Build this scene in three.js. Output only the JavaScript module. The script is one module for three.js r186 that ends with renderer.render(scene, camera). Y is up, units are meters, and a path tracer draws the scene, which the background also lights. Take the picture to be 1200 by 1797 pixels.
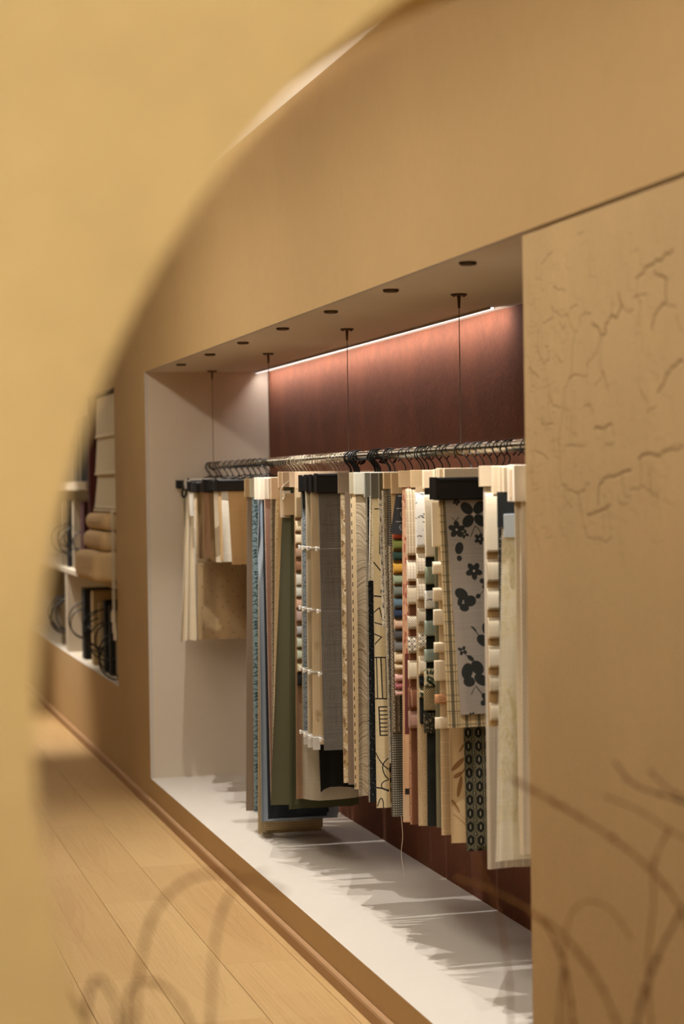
import * as THREE from 'three';
import { RoundedBoxGeometry } from 'three/addons/geometries/RoundedBoxGeometry.js';
import { RectAreaLightUniformsLib } from 'three/addons/lights/RectAreaLightUniformsLib.js';
import { mergeGeometries } from 'three/addons/utils/BufferGeometryUtils.js';

// ---------------------------------------------------------------- camera, exposure, large lights
const scene = new THREE.Scene();
scene.background = new THREE.Color(0x000000);
const EYE = [-1.68, 1.713, 0];
const camera = new THREE.PerspectiveCamera(28.42, 1200 / 1797, 0.05, 60);
camera.position.set(...EYE);
camera.rotation.set(-0.01366, -0.2516, -0.01473, 'YXZ');      // a slow pan to the right, a hair of roll
camera.focus = 7.4;
camera.userData.fStop = 2.7;
scene.add(camera);
const renderer = new THREE.WebGLRenderer({ antialias: true });
renderer.toneMapping = THREE.LinearToneMapping;
renderer.toneMappingExposure = 1.0;
renderer.shadowMap.enabled = true;
RectAreaLightUniformsLib.init();
// strengths of everything that shines (the fittings themselves are built further down)
const WARM = new THREE.Color(1.0, 0.92, 0.80), SPOT_TINT = new THREE.Color(1.0, 0.94, 0.88), LED_TINT = new THREE.Color(1.0, 0.88, 0.84);
const SPOT_CANDELA = 4.75, SPOT_HALF_ANGLE = 0.66, LED_NITS = 66, COVE_NITS = 52;
// the aisle: long lamps that shine up (the nearest also towards the round opening), and linear lights in the ceiling beside the wall
const PENDANTS = [[-1.9, 0.1, 1.8, 66, 70], [-1.3, -4.5, 4.0, 7, 0], [-1.3, -9.4, 4.0, 18, 0], [-1.3, -15.2, 3.0, 14, 0]];   // x, centre z, length, nits upwards, nits sideways
const SLOTS = [[-3.4, 2.2], [-5.8, 2.2], [-8.2, 2.2], [-15.4, 2.4]], SLOT_NITS = 39, SLOT_X = -1.12;                    // centre z, length

// ---------------------------------------------------------------- helpers
let seed = 7;
const rnd = () => { seed = (seed * 16807) % 2147483647; return (seed - 1) / 2147483646; };
const rr = (a, b) => a + (b - a) * rnd();
const used = {};
function numbered(name) { const n = used[name] = (used[name] ?? -1) + 1; return n ? `${name}_${String(n).padStart(3, '0')}` : name; }
function shadowed(o) { o.castShadow = o.receiveShadow = true; return o; }
function mesh(name, geometry, material, parent) {
  const m = shadowed(new THREE.Mesh(geometry, material)); m.name = numbered(name); (parent ?? scene).add(m); return m;
}
function thing(name, label, category, [x, y, z], group) {
  const g = new THREE.Group(); g.name = numbered(name); g.position.set(x, y, z);
  g.userData = { label, category }; if (group) g.userData.group = group; scene.add(g); return g;
}
function struct(name, geometry, material) { const m = mesh(name, geometry, material); m.userData.kind = 'structure'; return m; }
function metresUV(g) {                                             // uv in metres, by the way each face looks
  const p = g.attributes.position, n = g.attributes.normal, uv = new Float32Array(p.count * 2);
  for (let i = 0; i < p.count; i++) {
    const ax = Math.abs(n.getX(i)), ay = Math.abs(n.getY(i)), az = Math.abs(n.getZ(i));
    const [u, v] = ax >= ay && ax >= az ? [p.getZ(i), p.getY(i)] : ay >= az ? [p.getX(i), p.getZ(i)] : [p.getX(i), p.getY(i)];
    uv[2 * i] = u; uv[2 * i + 1] = v;
  }
  g.setAttribute('uv', new THREE.BufferAttribute(uv, 2)); return g;
}
function box(x0, x1, y0, y1, z0, z1, r = 0) {
  const w = x1 - x0, h = y1 - y0, d = z1 - z0;
  const g = r ? new RoundedBoxGeometry(w, h, d, 2, r) : new THREE.BoxGeometry(w, h, d);
  g.translate((x0 + x1) / 2, (y0 + y1) / 2, (z0 + z1) / 2); return metresUV(g);
}
function tube(points, r, seg = 24, radial = 6, closed = false) {
  const c = new THREE.CatmullRomCurve3(points.map((p) => new THREE.Vector3(...p)), closed, 'catmullrom', 0.5);
  return new THREE.TubeGeometry(c, seg, r, radial, closed);
}
function cyl(r, h, x, y, z, seg = 24, r2 = r) { const g = new THREE.CylinderGeometry(r2, r, h, seg); g.translate(x, y, z); return g; }
function lathe(profile, seg = 32) { return new THREE.LatheGeometry(profile.map(([r, y]) => new THREE.Vector2(r, y)), seg); }

// tiling value noise, several octaves
function noiseField(n, cells, octaves = 4, gain = 0.5) {
  const out = new Float32Array(n * n); let amp = 1, sum = 0;
  for (let o = 0; o < octaves; o++, cells *= 2, amp *= gain) {
    const g = Float32Array.from({ length: cells * cells }, () => rnd()); sum += amp;
    for (let y = 0; y < n; y++) for (let x = 0; x < n; x++) {
      const fx = x / n * cells, fy = y / n * cells, ix = Math.floor(fx), iy = Math.floor(fy), ux = fx - ix, uy = fy - iy;
      const sx = ux * ux * (3 - 2 * ux), sy = uy * uy * (3 - 2 * uy), x1 = (ix + 1) % cells, y1 = (iy + 1) % cells;
      out[y * n + x] += amp * ((g[iy * cells + ix] * (1 - sx) + g[iy * cells + x1] * sx) * (1 - sy) + (g[y1 * cells + ix] * (1 - sx) + g[y1 * cells + x1] * sx) * sy);
    }
  }
  for (let i = 0; i < out.length; i++) out[i] /= sum;
  return out;
}
function fieldTexture(n, paint, srgb) {                            // paint(i) returns [r, g, b] from 0 to 255
  const d = new Uint8Array(n * n * 4);
  for (let i = 0; i < n * n; i++) { const c = paint(i); d[4 * i] = c[0]; d[4 * i + 1] = c[1]; d[4 * i + 2] = c[2]; d[4 * i + 3] = 255; }
  const t = new THREE.DataTexture(d, n, n); t.wrapS = t.wrapT = THREE.RepeatWrapping; t.magFilter = THREE.LinearFilter;
  if (srgb) t.colorSpace = THREE.SRGBColorSpace; t.needsUpdate = true; return t;
}
function sized(t, w, h = w) { const c = t.clone(); c.repeat.set(1 / w, 1 / h); c.needsUpdate = true; return c; }
const std = (color, roughness = 0.9, more = {}) => new THREE.MeshStandardMaterial({ color, roughness, ...more });

const cloud = noiseField(256, 4, 5, 0.6), fine = noiseField(256, 48, 3, 0.7);
const hex = (c) => { const k = new THREE.Color(c).getHex(THREE.SRGBColorSpace); return [k >> 16 & 255, k >> 8 & 255, k & 255]; };
function mottled(color, amount, grain) {                           // plaster, suede: clouds and grain of the stuff itself
  const [r, g, b] = hex(color);
  return fieldTexture(256, (i) => { const k = 1 + (cloud[i] - 0.5) * amount + (fine[i] - 0.5) * grain; return [r * k, g * k, b * k].map((v) => Math.max(0, Math.min(255, v))); }, true);
}
const plasterBump = fieldTexture(256, (i) => { const v = 255 * (0.5 * cloud[i] + 0.5 * fine[i]); return [v, v, v]; });
function plaster(color, amount, grain, size, bump) {
  return std(0xffffff, 0.93, { map: sized(mottled(color, amount, grain), size), bumpMap: sized(plasterBump, size * 0.5), bumpScale: bump });
}
const M = {
  wall: plaster('#c3a371', 0.05, 0.02, 1.9, 0.0012),
  partition: plaster('#d8bf88', 0.18, 0.03, 0.9, 0.002),
  white: plaster('#e9e4da', 0.02, 0.01, 1.6, 0.0004),
  ceiling: plaster('#efe8d8', 0.02, 0.01, 2.0, 0.0004),
  suede: plaster('#7a482f', 0.28, 0.16, 0.8, 0.0015), ledge: plaster('#d2cbc1', 0.02, 0.01, 1.6, 0.0003), beige: plaster('#ddd2c0', 0.02, 0.01, 1.6, 0.0004),
  black: std('#0c0d0d', 0.5), darkPlastic: std('#101214', 0.35), blackWire: std('#141414', 0.4), clear: std('#e9e6df', 0.3, { transparent: true, opacity: 0.75 }),
  steel: std('#c9c6bd', 0.22, { metalness: 1 }), bronze: std('#5b4a33', 0.4, { metalness: 0.8 }), wire: std('#6a5a4a', 0.5, { metalness: 0.5 }),
  silverWire: std('#cfc6b4', 0.3, { metalness: 0.9 }), alu: std('#b9b2a6', 0.4, { metalness: 0.7 }),
  maroon: std('#5c2a24', 0.8), shelf: std('#c9bca6', 0.7), cream: std('#dcc7a0', 0.9), white2: std('#efece4', 0.8), ivory: std('#eadfc8', 0.85),
};
const glow = (color, k) => new THREE.MeshStandardMaterial({ color: 0x111111, emissive: color, emissiveIntensity: k, roughness: 0.6 });
const join = (list) => mergeGeometries(list.map((g) => { const n = g.index ? g.toNonIndexed() : g; for (const k of Object.keys(n.attributes)) if (!['position', 'normal', 'uv'].includes(k)) n.deleteAttribute(k); return n; }));
// ---------------------------------------------------------------- the room
const TOP = 3.122, NICHE_TOP = 2.328, LEDGE = 0.153, NICHE_FAR = -10.735, NICHE_BACK = 0.676;
{ // long wall on the right: one sheet with the niche and the shelf opening cut out; the cut edges are white
  const s = new THREE.Shape([[-2.6, 0], [20, 0], [20, TOP], [-2.6, TOP]].map((p) => new THREE.Vector2(...p)));
  const hole = (a0, a1, y0, y1) => s.holes.push(new THREE.Path([[a0, y0], [a0, y1], [a1, y1], [a1, y0]].map((p) => new THREE.Vector2(...p))));
  hole(2.02, -NICHE_FAR, LEDGE, NICHE_TOP); hole(11.905, 17.6, 0.537, 2.311);
  const g = new THREE.ExtrudeGeometry(s, { depth: 0.02, bevelEnabled: false }); g.rotateY(Math.PI / 2);
  struct('wall_right', metresUV(g), [M.wall, M.ledge]);
}
struct('wall_niche_back', box(NICHE_BACK, 0.80, 0, NICHE_TOP + 0.1, -10.85, -1.9), M.suede);
struct('wall_niche_end', box(0.02, NICHE_BACK, 0, NICHE_TOP + 0.1, -10.85, NICHE_FAR), M.beige);
struct('wall_niche_near', box(0.02, NICHE_BACK, 0, NICHE_TOP + 0.1, -2.02, -1.9), M.beige);
struct('ceiling_niche', box(0.02, NICHE_BACK, NICHE_TOP, NICHE_TOP + 0.1, NICHE_FAR, -2.02), M.beige);
struct('floor_niche', box(0.02, NICHE_BACK, 0.03, LEDGE, NICHE_FAR, -2.02), M.ledge);
struct('ceiling', box(-5.2, -0.11, TOP, TOP + 0.04, -20.2, 2.8), M.ceiling);
struct('ceiling_cove', join([box(-0.55, 0.12, 3.30, 3.36, -20.2, 2.8), box(-0.55, -0.50, TOP + 0.04, 3.30, -20.2, 2.8), box(0.06, 0.12, TOP - 0.02, 3.30, -20.2, 2.8), box(0.02, 0.06, TOP - 0.02, TOP, -20.2, 2.8)]), M.ceiling);
{ // light strip hidden in the cove above the wall
  const z0 = -17, z1 = -1, L = z1 - z0, t = thing('cove_light', 'light strip hidden in the ceiling cove above the ochre wall', 'light', [-0.36, TOP + 0.04, (z0 + z1) / 2]);
  mesh('channel', box(-0.012, 0.012, 0, 0.012, -L / 2, L / 2, 0.002), M.alu, t); mesh('diffuser', box(-0.008, 0.008, 0.011, 0.0145, -L / 2, L / 2), glow(LED_TINT, 1.5), t);
  const l = new THREE.RectAreaLight(LED_TINT, COVE_NITS, L - 0.02, 0.014); l.position.set(0.002, 0.018, 0); l.lookAt(new THREE.Vector3(0.602, 0.618, 0)); t.add(l);
}
struct('wall_left', box(-5.2, -5.0, -0.1, TOP, -20.2, 2.8), std('#6a5136', 0.9));
struct('wall_far', box(-5.0, 0, 0, TOP, -20.2, -20), M.wall);
struct('wall_rear', box(-5.0, 0, 0, TOP, 2.6, 2.8), M.wall);
{ // partition across the aisle with a round opening
  const s = new THREE.Shape([[-5.0, 0], [0, 0], [0, TOP], [-5.0, TOP]].map((p) => new THREE.Vector2(...p)));
  const h = new THREE.Path(); h.absarc(-0.835, 1.522, 0.696, 0, Math.PI * 2, true); s.holes.push(h);
  const g = new THREE.ExtrudeGeometry(s, { depth: 0.3, bevelEnabled: false, curveSegments: 96 }); g.translate(0, 0, -1.8);
  struct('wall_partition', metresUV(g), M.partition);
}
{ // baseboard with a rounded top edge
  const s = new THREE.Shape([[0, 0], [0.02, 0], [0.02, 0.036], [0.017, 0.044], [0.010, 0.0496], [0, 0.0496]].map((p) => new THREE.Vector2(-p[0], p[1])));
  for (const [k, z0, z1] of [[0, -20, -1.8], [1, -1.5, 2.6]]) {
    const g = new THREE.ExtrudeGeometry(s, { depth: z1 - z0, bevelEnabled: false }); g.translate(0, 0, z0);
    struct(k ? 'baseboard_near' : 'baseboard_right', metresUV(g), std('#b08a62', 0.55));
  }
}
{ // crackled plaster panel, closing the near part of the niche; a shadow gap runs above it
  const g = box(-0.006, 0.05, 0.156, 2.316, -4.70, -2.04, 0.003), p = g.attributes.position, uv = g.attributes.uv;
  for (let i = 0; i < p.count; i++) uv.setXY(i, (p.getZ(i) + 4.70) / 1.15, 1 - (2.316 - p.getY(i)) / 2.3);
  const W = 1024, H = 2048, c = document.createElement('canvas'); c.width = W; c.height = H;
  const b = document.createElement('canvas'); b.width = W; b.height = H;
  const X = c.getContext('2d'), B = b.getContext('2d');
  const [r0, g0, b0] = hex('#c7a97a'); const im = X.createImageData(W, H);
  for (let y = 0; y < H; y++) for (let x = 0; x < W; x++) {
    const k = 1 + (cloud[(y >> 3 & 255) * 256 + (x >> 2 & 255)] - 0.5) * 0.09 + (fine[(y & 255) * 256 + (x & 255)] - 0.5) * 0.08, i = 4 * (y * W + x);
    im.data[i] = r0 * k; im.data[i + 1] = g0 * k; im.data[i + 2] = b0 * k; im.data[i + 3] = 255;
  }
  X.putImageData(im, 0, 0); B.fillStyle = '#c8c8c8'; B.fillRect(0, 0, W, H);
  for (let i = 0; i < 9000; i++) { const v = 190 + rnd() * 30 | 0; B.fillStyle = `rgba(${v},${v},${v},0.5)`; B.beginPath(); B.arc(rnd() * W, rnd() * H, rr(2, 9), 0, 7); B.fill(); }
  const crack = (pts, w, a) => {
    for (const [ctx, col, ww] of [[X, `rgba(104,72,36,${a})`, w], [B, `rgba(0,0,0,${Math.min(1, a * 1.1)})`, w * 1.5]]) {
      ctx.strokeStyle = col; ctx.lineWidth = ww; ctx.lineCap = ctx.lineJoin = 'round'; ctx.beginPath();
      pts.forEach(([x, y], i) => {
        if (!i) return ctx.moveTo(x, y);
        const [px, py] = pts[i - 1]; for (let k = 1; k <= 3; k++) ctx.lineTo(px + (x - px) * k / 3 + (k < 3 ? rr(-4, 4) : 0), py + (y - py) * k / 3 + (k < 3 ? rr(-4, 4) : 0));
      }); ctx.stroke();
    }
  };
  const mm = (s) => s.trim().split(' ').map((q) => q.split(',').map(Number)).map(([x, y]) => [x / 1150 * W, y / 2300 * H]);
  const upper = '377,42 412,40|134,84 173,72 214,62|215,144 251,158 295,160|203,190 220,207 252,215 307,222 322,206 371,203|307,222 323,244 348,259|252,233 270,250 292,242|144,224 182,222 212,214|104,251 103,288 140,320 178,317 175,287 157,281|224,306 267,327|38,327 77,340 108,358|379,256 384,234 419,222 453,230|369,260 348,269 335,304 328,354 301,378 275,392 270,433 254,479 238,505 249,604 271,614|!459,252 492,263 511,281 537,278 538,259 577,243 602,252 634,226 616,198|577,243 578,204|634,226 665,245 695,243|504,286 483,314 422,344|511,286 508,350 527,370 552,411|521,365 467,392';
  const right = '!715,177 763,161 810,155 856,148 906,138|715,177 714,217 738,228 724,281|696,217 768,215|!809,175 871,195 870,240 841,249 807,262 794,291|870,247 919,256|919,272 945,307|!948,365 893,375 865,387 853,405 819,423|726,410 755,434 765,463 812,451|!464,486 504,488 562,479|562,479 581,504|529,522 580,521|!715,559 751,550 798,551 820,556 855,545 943,536|727,559 725,616 772,625 818,641|773,581 774,625|!484,659 486,615 520,598 603,590 672,582';
  const lower = '622,591 627,630 664,639|664,625 725,618|595,639 601,651 651,653|271,609 292,625 356,632 398,625 412,607 433,610|356,632 369,655 388,700 415,730 495,733 521,740 560,727|271,614 284,653 319,663|!416,680 484,672 550,656|510,674 509,708|316,366 373,362 428,365|398,433 439,433 458,451|175,398 204,426 256,430|119,465 203,467|70,528 132,539 162,553|282,521 408,524';
  for (const part of [upper, right, lower]) for (const l of part.split('|')) { const strong = l.trim()[0] === '!'; crack(mm(l.replace('!', '')), strong ? 5 : 3.5, strong ? 0.55 : 0.36); }
  for (let i = 0; i < 210; i++) {                                   // the fine net of hairline cracks, closer towards the free edge
    let x = Math.pow(rnd(), 1.5) * 850 + 10, y = rr(60, 720); const pts = [[x, y]]; let up = rnd() < 0.6;
    for (let k = 0; k < 3; k++) { x += up ? rr(-12, 12) : rr(18, 50); y += up ? rr(25, 60) : rr(-10, 10); up = !up; pts.push([x, y]); }
    crack(pts.map(([a, q]) => [a / 1150 * W, q / 2300 * H]), rr(1.5, 3.5), rr(0.08, 0.2));
  }
  const map = new THREE.CanvasTexture(c); map.colorSpace = THREE.SRGBColorSpace;
  struct('wall_panel', g, std(0xffffff, 0.92, { map, bumpMap: new THREE.CanvasTexture(b), bumpScale: 0.0018 }));
}
{ // oak boards, one by one, on the floor slab
  const floor = struct('floor', box(-5.0, 0.12, -0.1, -0.013, -20, 2.6), std('#5d4328', 0.9));
  const variants = [0, 1, 2, 3].map((v) => {
    const W = 256, H = 1536, c = document.createElement('canvas'); c.width = W; c.height = H; const X = c.getContext('2d');
    X.fillStyle = ['#c2a06c', '#c09e6a', '#c4a36f', '#be9b67'][v]; X.fillRect(0, 0, W, H);
    for (let i = 0; i < 260; i++) {                                 // long grain
      const x = rnd() * W, y = rnd() * H, l = rr(200, 900), s = rr(-6, 6); X.strokeStyle = rnd() < 0.6 ? `rgba(120,78,36,${rr(0.03, 0.13)})` : `rgba(240,214,170,${rr(0.03, 0.09)})`; X.lineWidth = rr(0.6, 3);
      X.beginPath(); X.moveTo(x, y); X.bezierCurveTo(x + s, y + l * 0.3, x - s, y + l * 0.6, x + s, y + l); X.stroke();
    }
    for (let i = 0, n = 2 + v % 2; i < n; i++) {                    // cathedral figure
      const x = rr(0.25, 0.75) * W, y = rr(0.05, 0.7) * H;
      for (let k = 0; k < 14; k++) { X.strokeStyle = `rgba(112,70,30,${rr(0.1, 0.24)})`; X.lineWidth = rr(0.8, 1.8); const w = 8 + k * 7 + rr(-2, 2); X.beginPath(); X.moveTo(x - w, y + 420); X.bezierCurveTo(x - w * 0.9, y + 120, x - w * 0.3, y - k * 14, x, y - k * 16); X.bezierCurveTo(x + w * 0.3, y - k * 14, x + w * 0.9, y + 120, x + w, y + 420); X.stroke(); }
    }
    for (let i = 0; i < 2600; i++) { X.fillStyle = `rgba(110,70,30,${rr(0.04, 0.16)})`; X.fillRect(rnd() * W, rnd() * H, 1, rr(3, 16)); }
    const t = new THREE.CanvasTexture(c); t.colorSpace = THREE.SRGBColorSpace; t.wrapS = t.wrapT = THREE.RepeatWrapping;
    const long = { map: t, roughness: 0.5 };
    return new THREE.MeshStandardMaterial(long);
  });
  const LEN = 1.95, WIDE = 0.2687, geo = {};
  for (let k = -1; k < 19; k++) {
    const x1 = k < 0 ? 0 : -0.05 - WIDE * k, x0 = Math.max(-5.0, -0.05 - WIDE * (k + 1)), shift = [0.9, 0, 0.75, 0.1, 1.2, 0.5, 1.6, 0.3, 1.1, 0.7, 0][(k + 1) % 11];
    for (let j = 0; j < 12; j++) {
      let z1 = 2.65 - LEN * j + shift - 1.95, z0 = z1 - LEN; z1 = Math.min(z1, 2.6); z0 = Math.max(z0, -20); if (z1 - z0 < 0.05) continue;
      const w = x1 - x0 - 0.0014, d = z1 - z0 - 0.0014, key = w.toFixed(3) + d.toFixed(3);
      if (!geo[key]) {
        const q = new RoundedBoxGeometry(w, 0.012, d, 1, 0.0012), p = q.attributes.position, uv = q.attributes.uv;
        for (let i = 0; i < p.count; i++) uv.setXY(i, p.getX(i) / WIDE + 0.5, p.getZ(i) / LEN + 0.5); geo[key] = q;
      }
      const m = mesh('plank', geo[key], variants[(k * 7 + j * 3 + 11) % 4], floor);
      m.position.set((x0 + x1) / 2, -0.006, (z0 + z1) / 2);
    }
  }
}

// ---------------------------------------------------------------- lamps
for (const [k, [x, z, len, upNits, washNits]] of PENDANTS.entries()) {
  const where = ['nearest the camera', 'over the near half of the aisle', 'over the middle of the aisle', 'at the far end of the aisle'][k];
  const t = thing('pendant_lamp', `long white linear lamp hung under the ceiling ${where}`, 'lamp', [x, 2.72, z]);
  if (k === 0) t.rotation.y = Math.PI / 2;                         // the nearest one runs across the aisle
  const s = new THREE.Shape([[-0.05, 0.06], [-0.05, 0], [-0.01, -0.03], [0.02, -0.03], [0.075, 0.025], [0.075, 0.06]].map((p) => new THREE.Vector2(...p)));
  const body = new THREE.ExtrudeGeometry(s, { depth: len, bevelEnabled: false }); body.translate(0, 0, -len / 2); mesh('housing', metresUV(body), M.white2, t);
  mesh('diffuser', box(-0.04, 0.065, 0.059, 0.064, -len / 2 + 0.02, len / 2 - 0.02), glow(WARM, 2), t);
  if (washNits) { const w = box(-0.036, 0.036, -0.002, 0.002, -len / 2 + 0.02, len / 2 - 0.02); w.rotateZ(Math.PI / 4); w.translate(0.0475, -0.0025, 0); mesh('diffuser', w, glow(WARM, 2), t); }
  for (const e of [-1, 1]) mesh('cable', cyl(0.002, TOP - 2.78, 0, 0.06 + (TOP - 2.78) / 2, e * len * 0.4, 6), M.wire, t);
  const up = new THREE.RectAreaLight(WARM, upNits, 0.1, len - 0.04); up.position.set(0.012, 0.067, 0); up.rotation.x = Math.PI / 2; t.add(up);
  if (!washNits) continue;
  const l = new THREE.RectAreaLight(WARM, washNits, len - 0.04, 0.07); l.position.set(0.052, -0.007, 0); l.lookAt(new THREE.Vector3(0.652, -1.007, 0)); t.add(l);
}
SLOTS.forEach(([z, len], k) => {
  const t = thing('ceiling_light', `narrow linear light in the aisle ceiling beside the wall, ${['first', 'second', 'third', 'fourth'][k]} from the round opening`, 'light', [SLOT_X, TOP, z]);
  mesh('frame', join([box(-0.05, -0.042, -0.012, 0, -len / 2, len / 2), box(0.042, 0.05, -0.012, 0, -len / 2, len / 2), box(-0.042, 0.042, -0.012, 0, -len / 2, -len / 2 + 0.008), box(-0.042, 0.042, -0.012, 0, len / 2 - 0.008, len / 2)]), M.white2, t);
  mesh('diffuser', box(-0.042, 0.042, -0.005, 0, -len / 2 + 0.008, len / 2 - 0.008), glow(WARM, 2), t);
  const l = new THREE.RectAreaLight(WARM, SLOT_NITS, len - 0.04, 0.08); l.position.set(0, -0.014, 0); l.lookAt(new THREE.Vector3(0.12, -1.014, 0)); t.add(l);
});
const SPOT_Z = [-10.026, -9.249, -8.490, -7.718, -6.947, -6.168, -5.381, -4.6];
const ORDER = ['first', 'second', 'third', 'fourth', 'fifth', 'sixth', 'seventh', 'eighth', 'ninth'];
SPOT_Z.forEach((z, k) => {
  const t = thing('downlight', `small round recessed spotlight in the niche ceiling, ${ORDER[k]} from the far end wall`, 'light', [0.076, NICHE_TOP, z], 'spotlights in the niche ceiling');
  mesh('trim_ring', lathe([[0.019, -0.001], [0.019, -0.0075], [0.0205, -0.009], [0.0235, -0.0085], [0.0255, -0.004], [0.026, 0.0005], [0.019, -0.001]], 28), M.bronze, t);
  mesh('lens', cyl(0.0188, 0.002, 0, -0.002, 0, 24), glow(SPOT_TINT, 1.2), t);
  const l = new THREE.SpotLight(SPOT_TINT, SPOT_CANDELA, 0, SPOT_HALF_ANGLE, 0.85, 2); l.position.set(0, -0.0065, 0); l.target.position.set(0, -1, 0); t.add(l, l.target);
  l.castShadow = true; l.shadow.radius = 0.15; l.shadow.mapSize.set(1024, 1024); l.shadow.camera.near = 0.01;
});
{
  const z0 = -10.70, z1 = -6.73, t = thing('led_strip', 'thin bright white light strip along the niche ceiling above the dark red wall', 'light', [0.604, NICHE_TOP, (z0 + z1) / 2]), L = z1 - z0;
  mesh('channel', join([box(-0.009, -0.006, -0.009, 0, -L / 2, L / 2), box(0.006, 0.009, -0.009, 0, -L / 2, L / 2), box(-0.006, 0.006, -0.003, 0, -L / 2, L / 2)]), M.alu, t);
  mesh('diffuser', box(-0.006, 0.006, -0.0095, -0.003, -L / 2, L / 2), glow(LED_TINT, 2.2), t);
  const l = new THREE.RectAreaLight(LED_TINT, LED_NITS, L - 0.02, 0.012); l.position.set(0.003, -0.012, 0); l.lookAt(new THREE.Vector3(0.803, -0.812, 0)); t.add(l);
}

{ // a spotlight in the aisle ceiling by the shelves
  const t = thing('ceiling_spotlight', 'round spotlight in the aisle ceiling in front of the shelves', 'light', [-0.55, TOP, -14.3]);
  mesh('trim_ring', lathe([[0.04, -0.001], [0.04, -0.012], [0.044, -0.014], [0.05, -0.008], [0.052, 0.0005], [0.04, -0.001]], 28), M.bronze, t);
  mesh('lens', cyl(0.039, 0.002, 0, -0.003, 0, 24), glow(SPOT_TINT, 1.2), t);
  const l = new THREE.SpotLight(SPOT_TINT, 32, 0, 0.5, 0.8, 2); l.position.set(0, -0.018, 0); l.target.position.set(0.1, -2, 0); t.add(l, l.target); l.castShadow = true; l.shadow.radius = 1.5;
}

// ---------------------------------------------------------------- the rail and its wires
const RX = 0.342, RY = 1.822;
{
  const z0 = -10.66, z1 = -4.55, r = thing('clothes_rail', 'long polished steel hanging rail crossing the niche', 'rail', [RX, RY, (z0 + z1) / 2]);
  const g = new THREE.CylinderGeometry(0.0182, 0.0182, z1 - z0, 32); g.rotateX(Math.PI / 2); mesh('tube', g, M.steel, r);
  for (const s of [-1, 1]) { const c = lathe([[0.0, 0.006], [0.013, 0.006], [0.019, 0.003], [0.019, -0.01], [0.0, -0.01]], 28); c.rotateX(Math.PI / 2 * s); c.translate(0, 0, s * (z1 - z0) / 2); mesh('end_cap', c, M.bronze, r); }
  [-10.60, -9.20, -7.745, -6.295, -4.84].forEach((z, k) => {
    const t = thing('suspension_wire', `thin steel wire from the niche ceiling to the rail, ${ORDER[k]} from the far end wall`, 'wire', [RX, RY, z], 'wires that carry the rail');
    mesh('ceiling_plate', lathe([[0.0, NICHE_TOP - RY], [0.027, NICHE_TOP - RY], [0.027, NICHE_TOP - RY - 0.004], [0.024, NICHE_TOP - RY - 0.006], [0.0, NICHE_TOP - RY - 0.006]].reverse(), 24), M.bronze, t);
    mesh('ferrule', lathe([[0.0, NICHE_TOP - RY - 0.048], [0.004, NICHE_TOP - RY - 0.046], [0.006, NICHE_TOP - RY - 0.006], [0.0, NICHE_TOP - RY - 0.006]], 16), M.bronze, t);
    for (const s of [-1, 1]) mesh('screw', lathe([[0, -0.004], [0.004, -0.003], [0.0045, 0], [0, 0]], 10).translate(s * 0.017, NICHE_TOP - RY - 0.006, 0), M.bronze, t);
    mesh('wire', cyl(0.0016, NICHE_TOP - RY - 0.06, 0, (NICHE_TOP - RY - 0.06) / 2 + 0.014, 0, 8), M.wire, t);
    mesh('clamp', new THREE.TorusGeometry(0.0192, 0.0025, 8, 28), M.bronze, t);
  });
}
// ---------------------------------------------------------------- cloth: woven and printed patterns, drawn in millimetres from the top left corner
function cloth(base, { w = 100, h = 400, px = 2, weave = 0.1, thread = 2, rough = 0.95, draw, bump = 0, more = {} } = {}) {
  const W = Math.round(w * px), H = Math.min(2048, Math.round(h * px)), c = document.createElement('canvas'); c.width = W; c.height = H;
  const X = c.getContext('2d'); X.fillStyle = base; X.fillRect(0, 0, W, H);
  X.save(); X.scale(W / w, H / h); X.lineCap = X.lineJoin = 'round'; if (draw) draw(X, w, h); X.restore();
  const im = X.getImageData(0, 0, W, H), d = im.data;
  const row = Array.from({ length: H }, () => rr(-1, 1)), col = Array.from({ length: W }, () => rr(-1, 1));
  for (let y = 0; y < H; y++) for (let x = 0; x < W; x++) {
    const over = ((x / thread | 0) + (y / thread | 0)) & 1, k = 1 + weave * (0.55 * (over ? row[y] : col[x]) + 0.45 * rr(-1, 1)), i = 4 * (y * W + x);
    d[i] = Math.min(255, d[i] * k); d[i + 1] = Math.min(255, d[i + 1] * k); d[i + 2] = Math.min(255, d[i + 2] * k);
  }
  X.putImageData(im, 0, 0);
  const t = new THREE.CanvasTexture(c); t.colorSpace = THREE.SRGBColorSpace; t.wrapS = t.wrapT = THREE.RepeatWrapping; t.repeat.set(1000 / w, 1000 / h);
  const m = new THREE.MeshStandardMaterial({ map: t, roughness: rough, side: THREE.DoubleSide, ...more });
  if (bump) { m.bumpMap = t; m.bumpScale = bump; }
  return m;
}
const every = (n, f) => { for (let i = 0; i < n; i++) f(i); };
const line = (X, color, width, pts) => { X.strokeStyle = color; X.lineWidth = width; X.beginPath(); pts.forEach(([x, y], i) => (i ? X.lineTo(x, y) : X.moveTo(x, y))); X.stroke(); };
const curve = (X, color, width, pts) => { X.strokeStyle = color; X.lineWidth = width; X.beginPath(); X.moveTo(...pts[0]); for (let i = 1; i + 1 < pts.length; i += 2) X.quadraticCurveTo(...pts[i], ...pts[i + 1]); X.stroke(); };
const blob = (X, color, x, y, a, b = a, turn = 0) => { X.fillStyle = color; X.beginPath(); X.ellipse(x, y, a, b, turn, 0, 7); X.fill(); };
const speckle = (n, colors, a, b) => (X, w, h) => every(n, () => blob(X, colors[rnd() * colors.length | 0], rnd() * w, rnd() * h, rr(a, b), rr(a, b), rnd() * 3));
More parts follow.
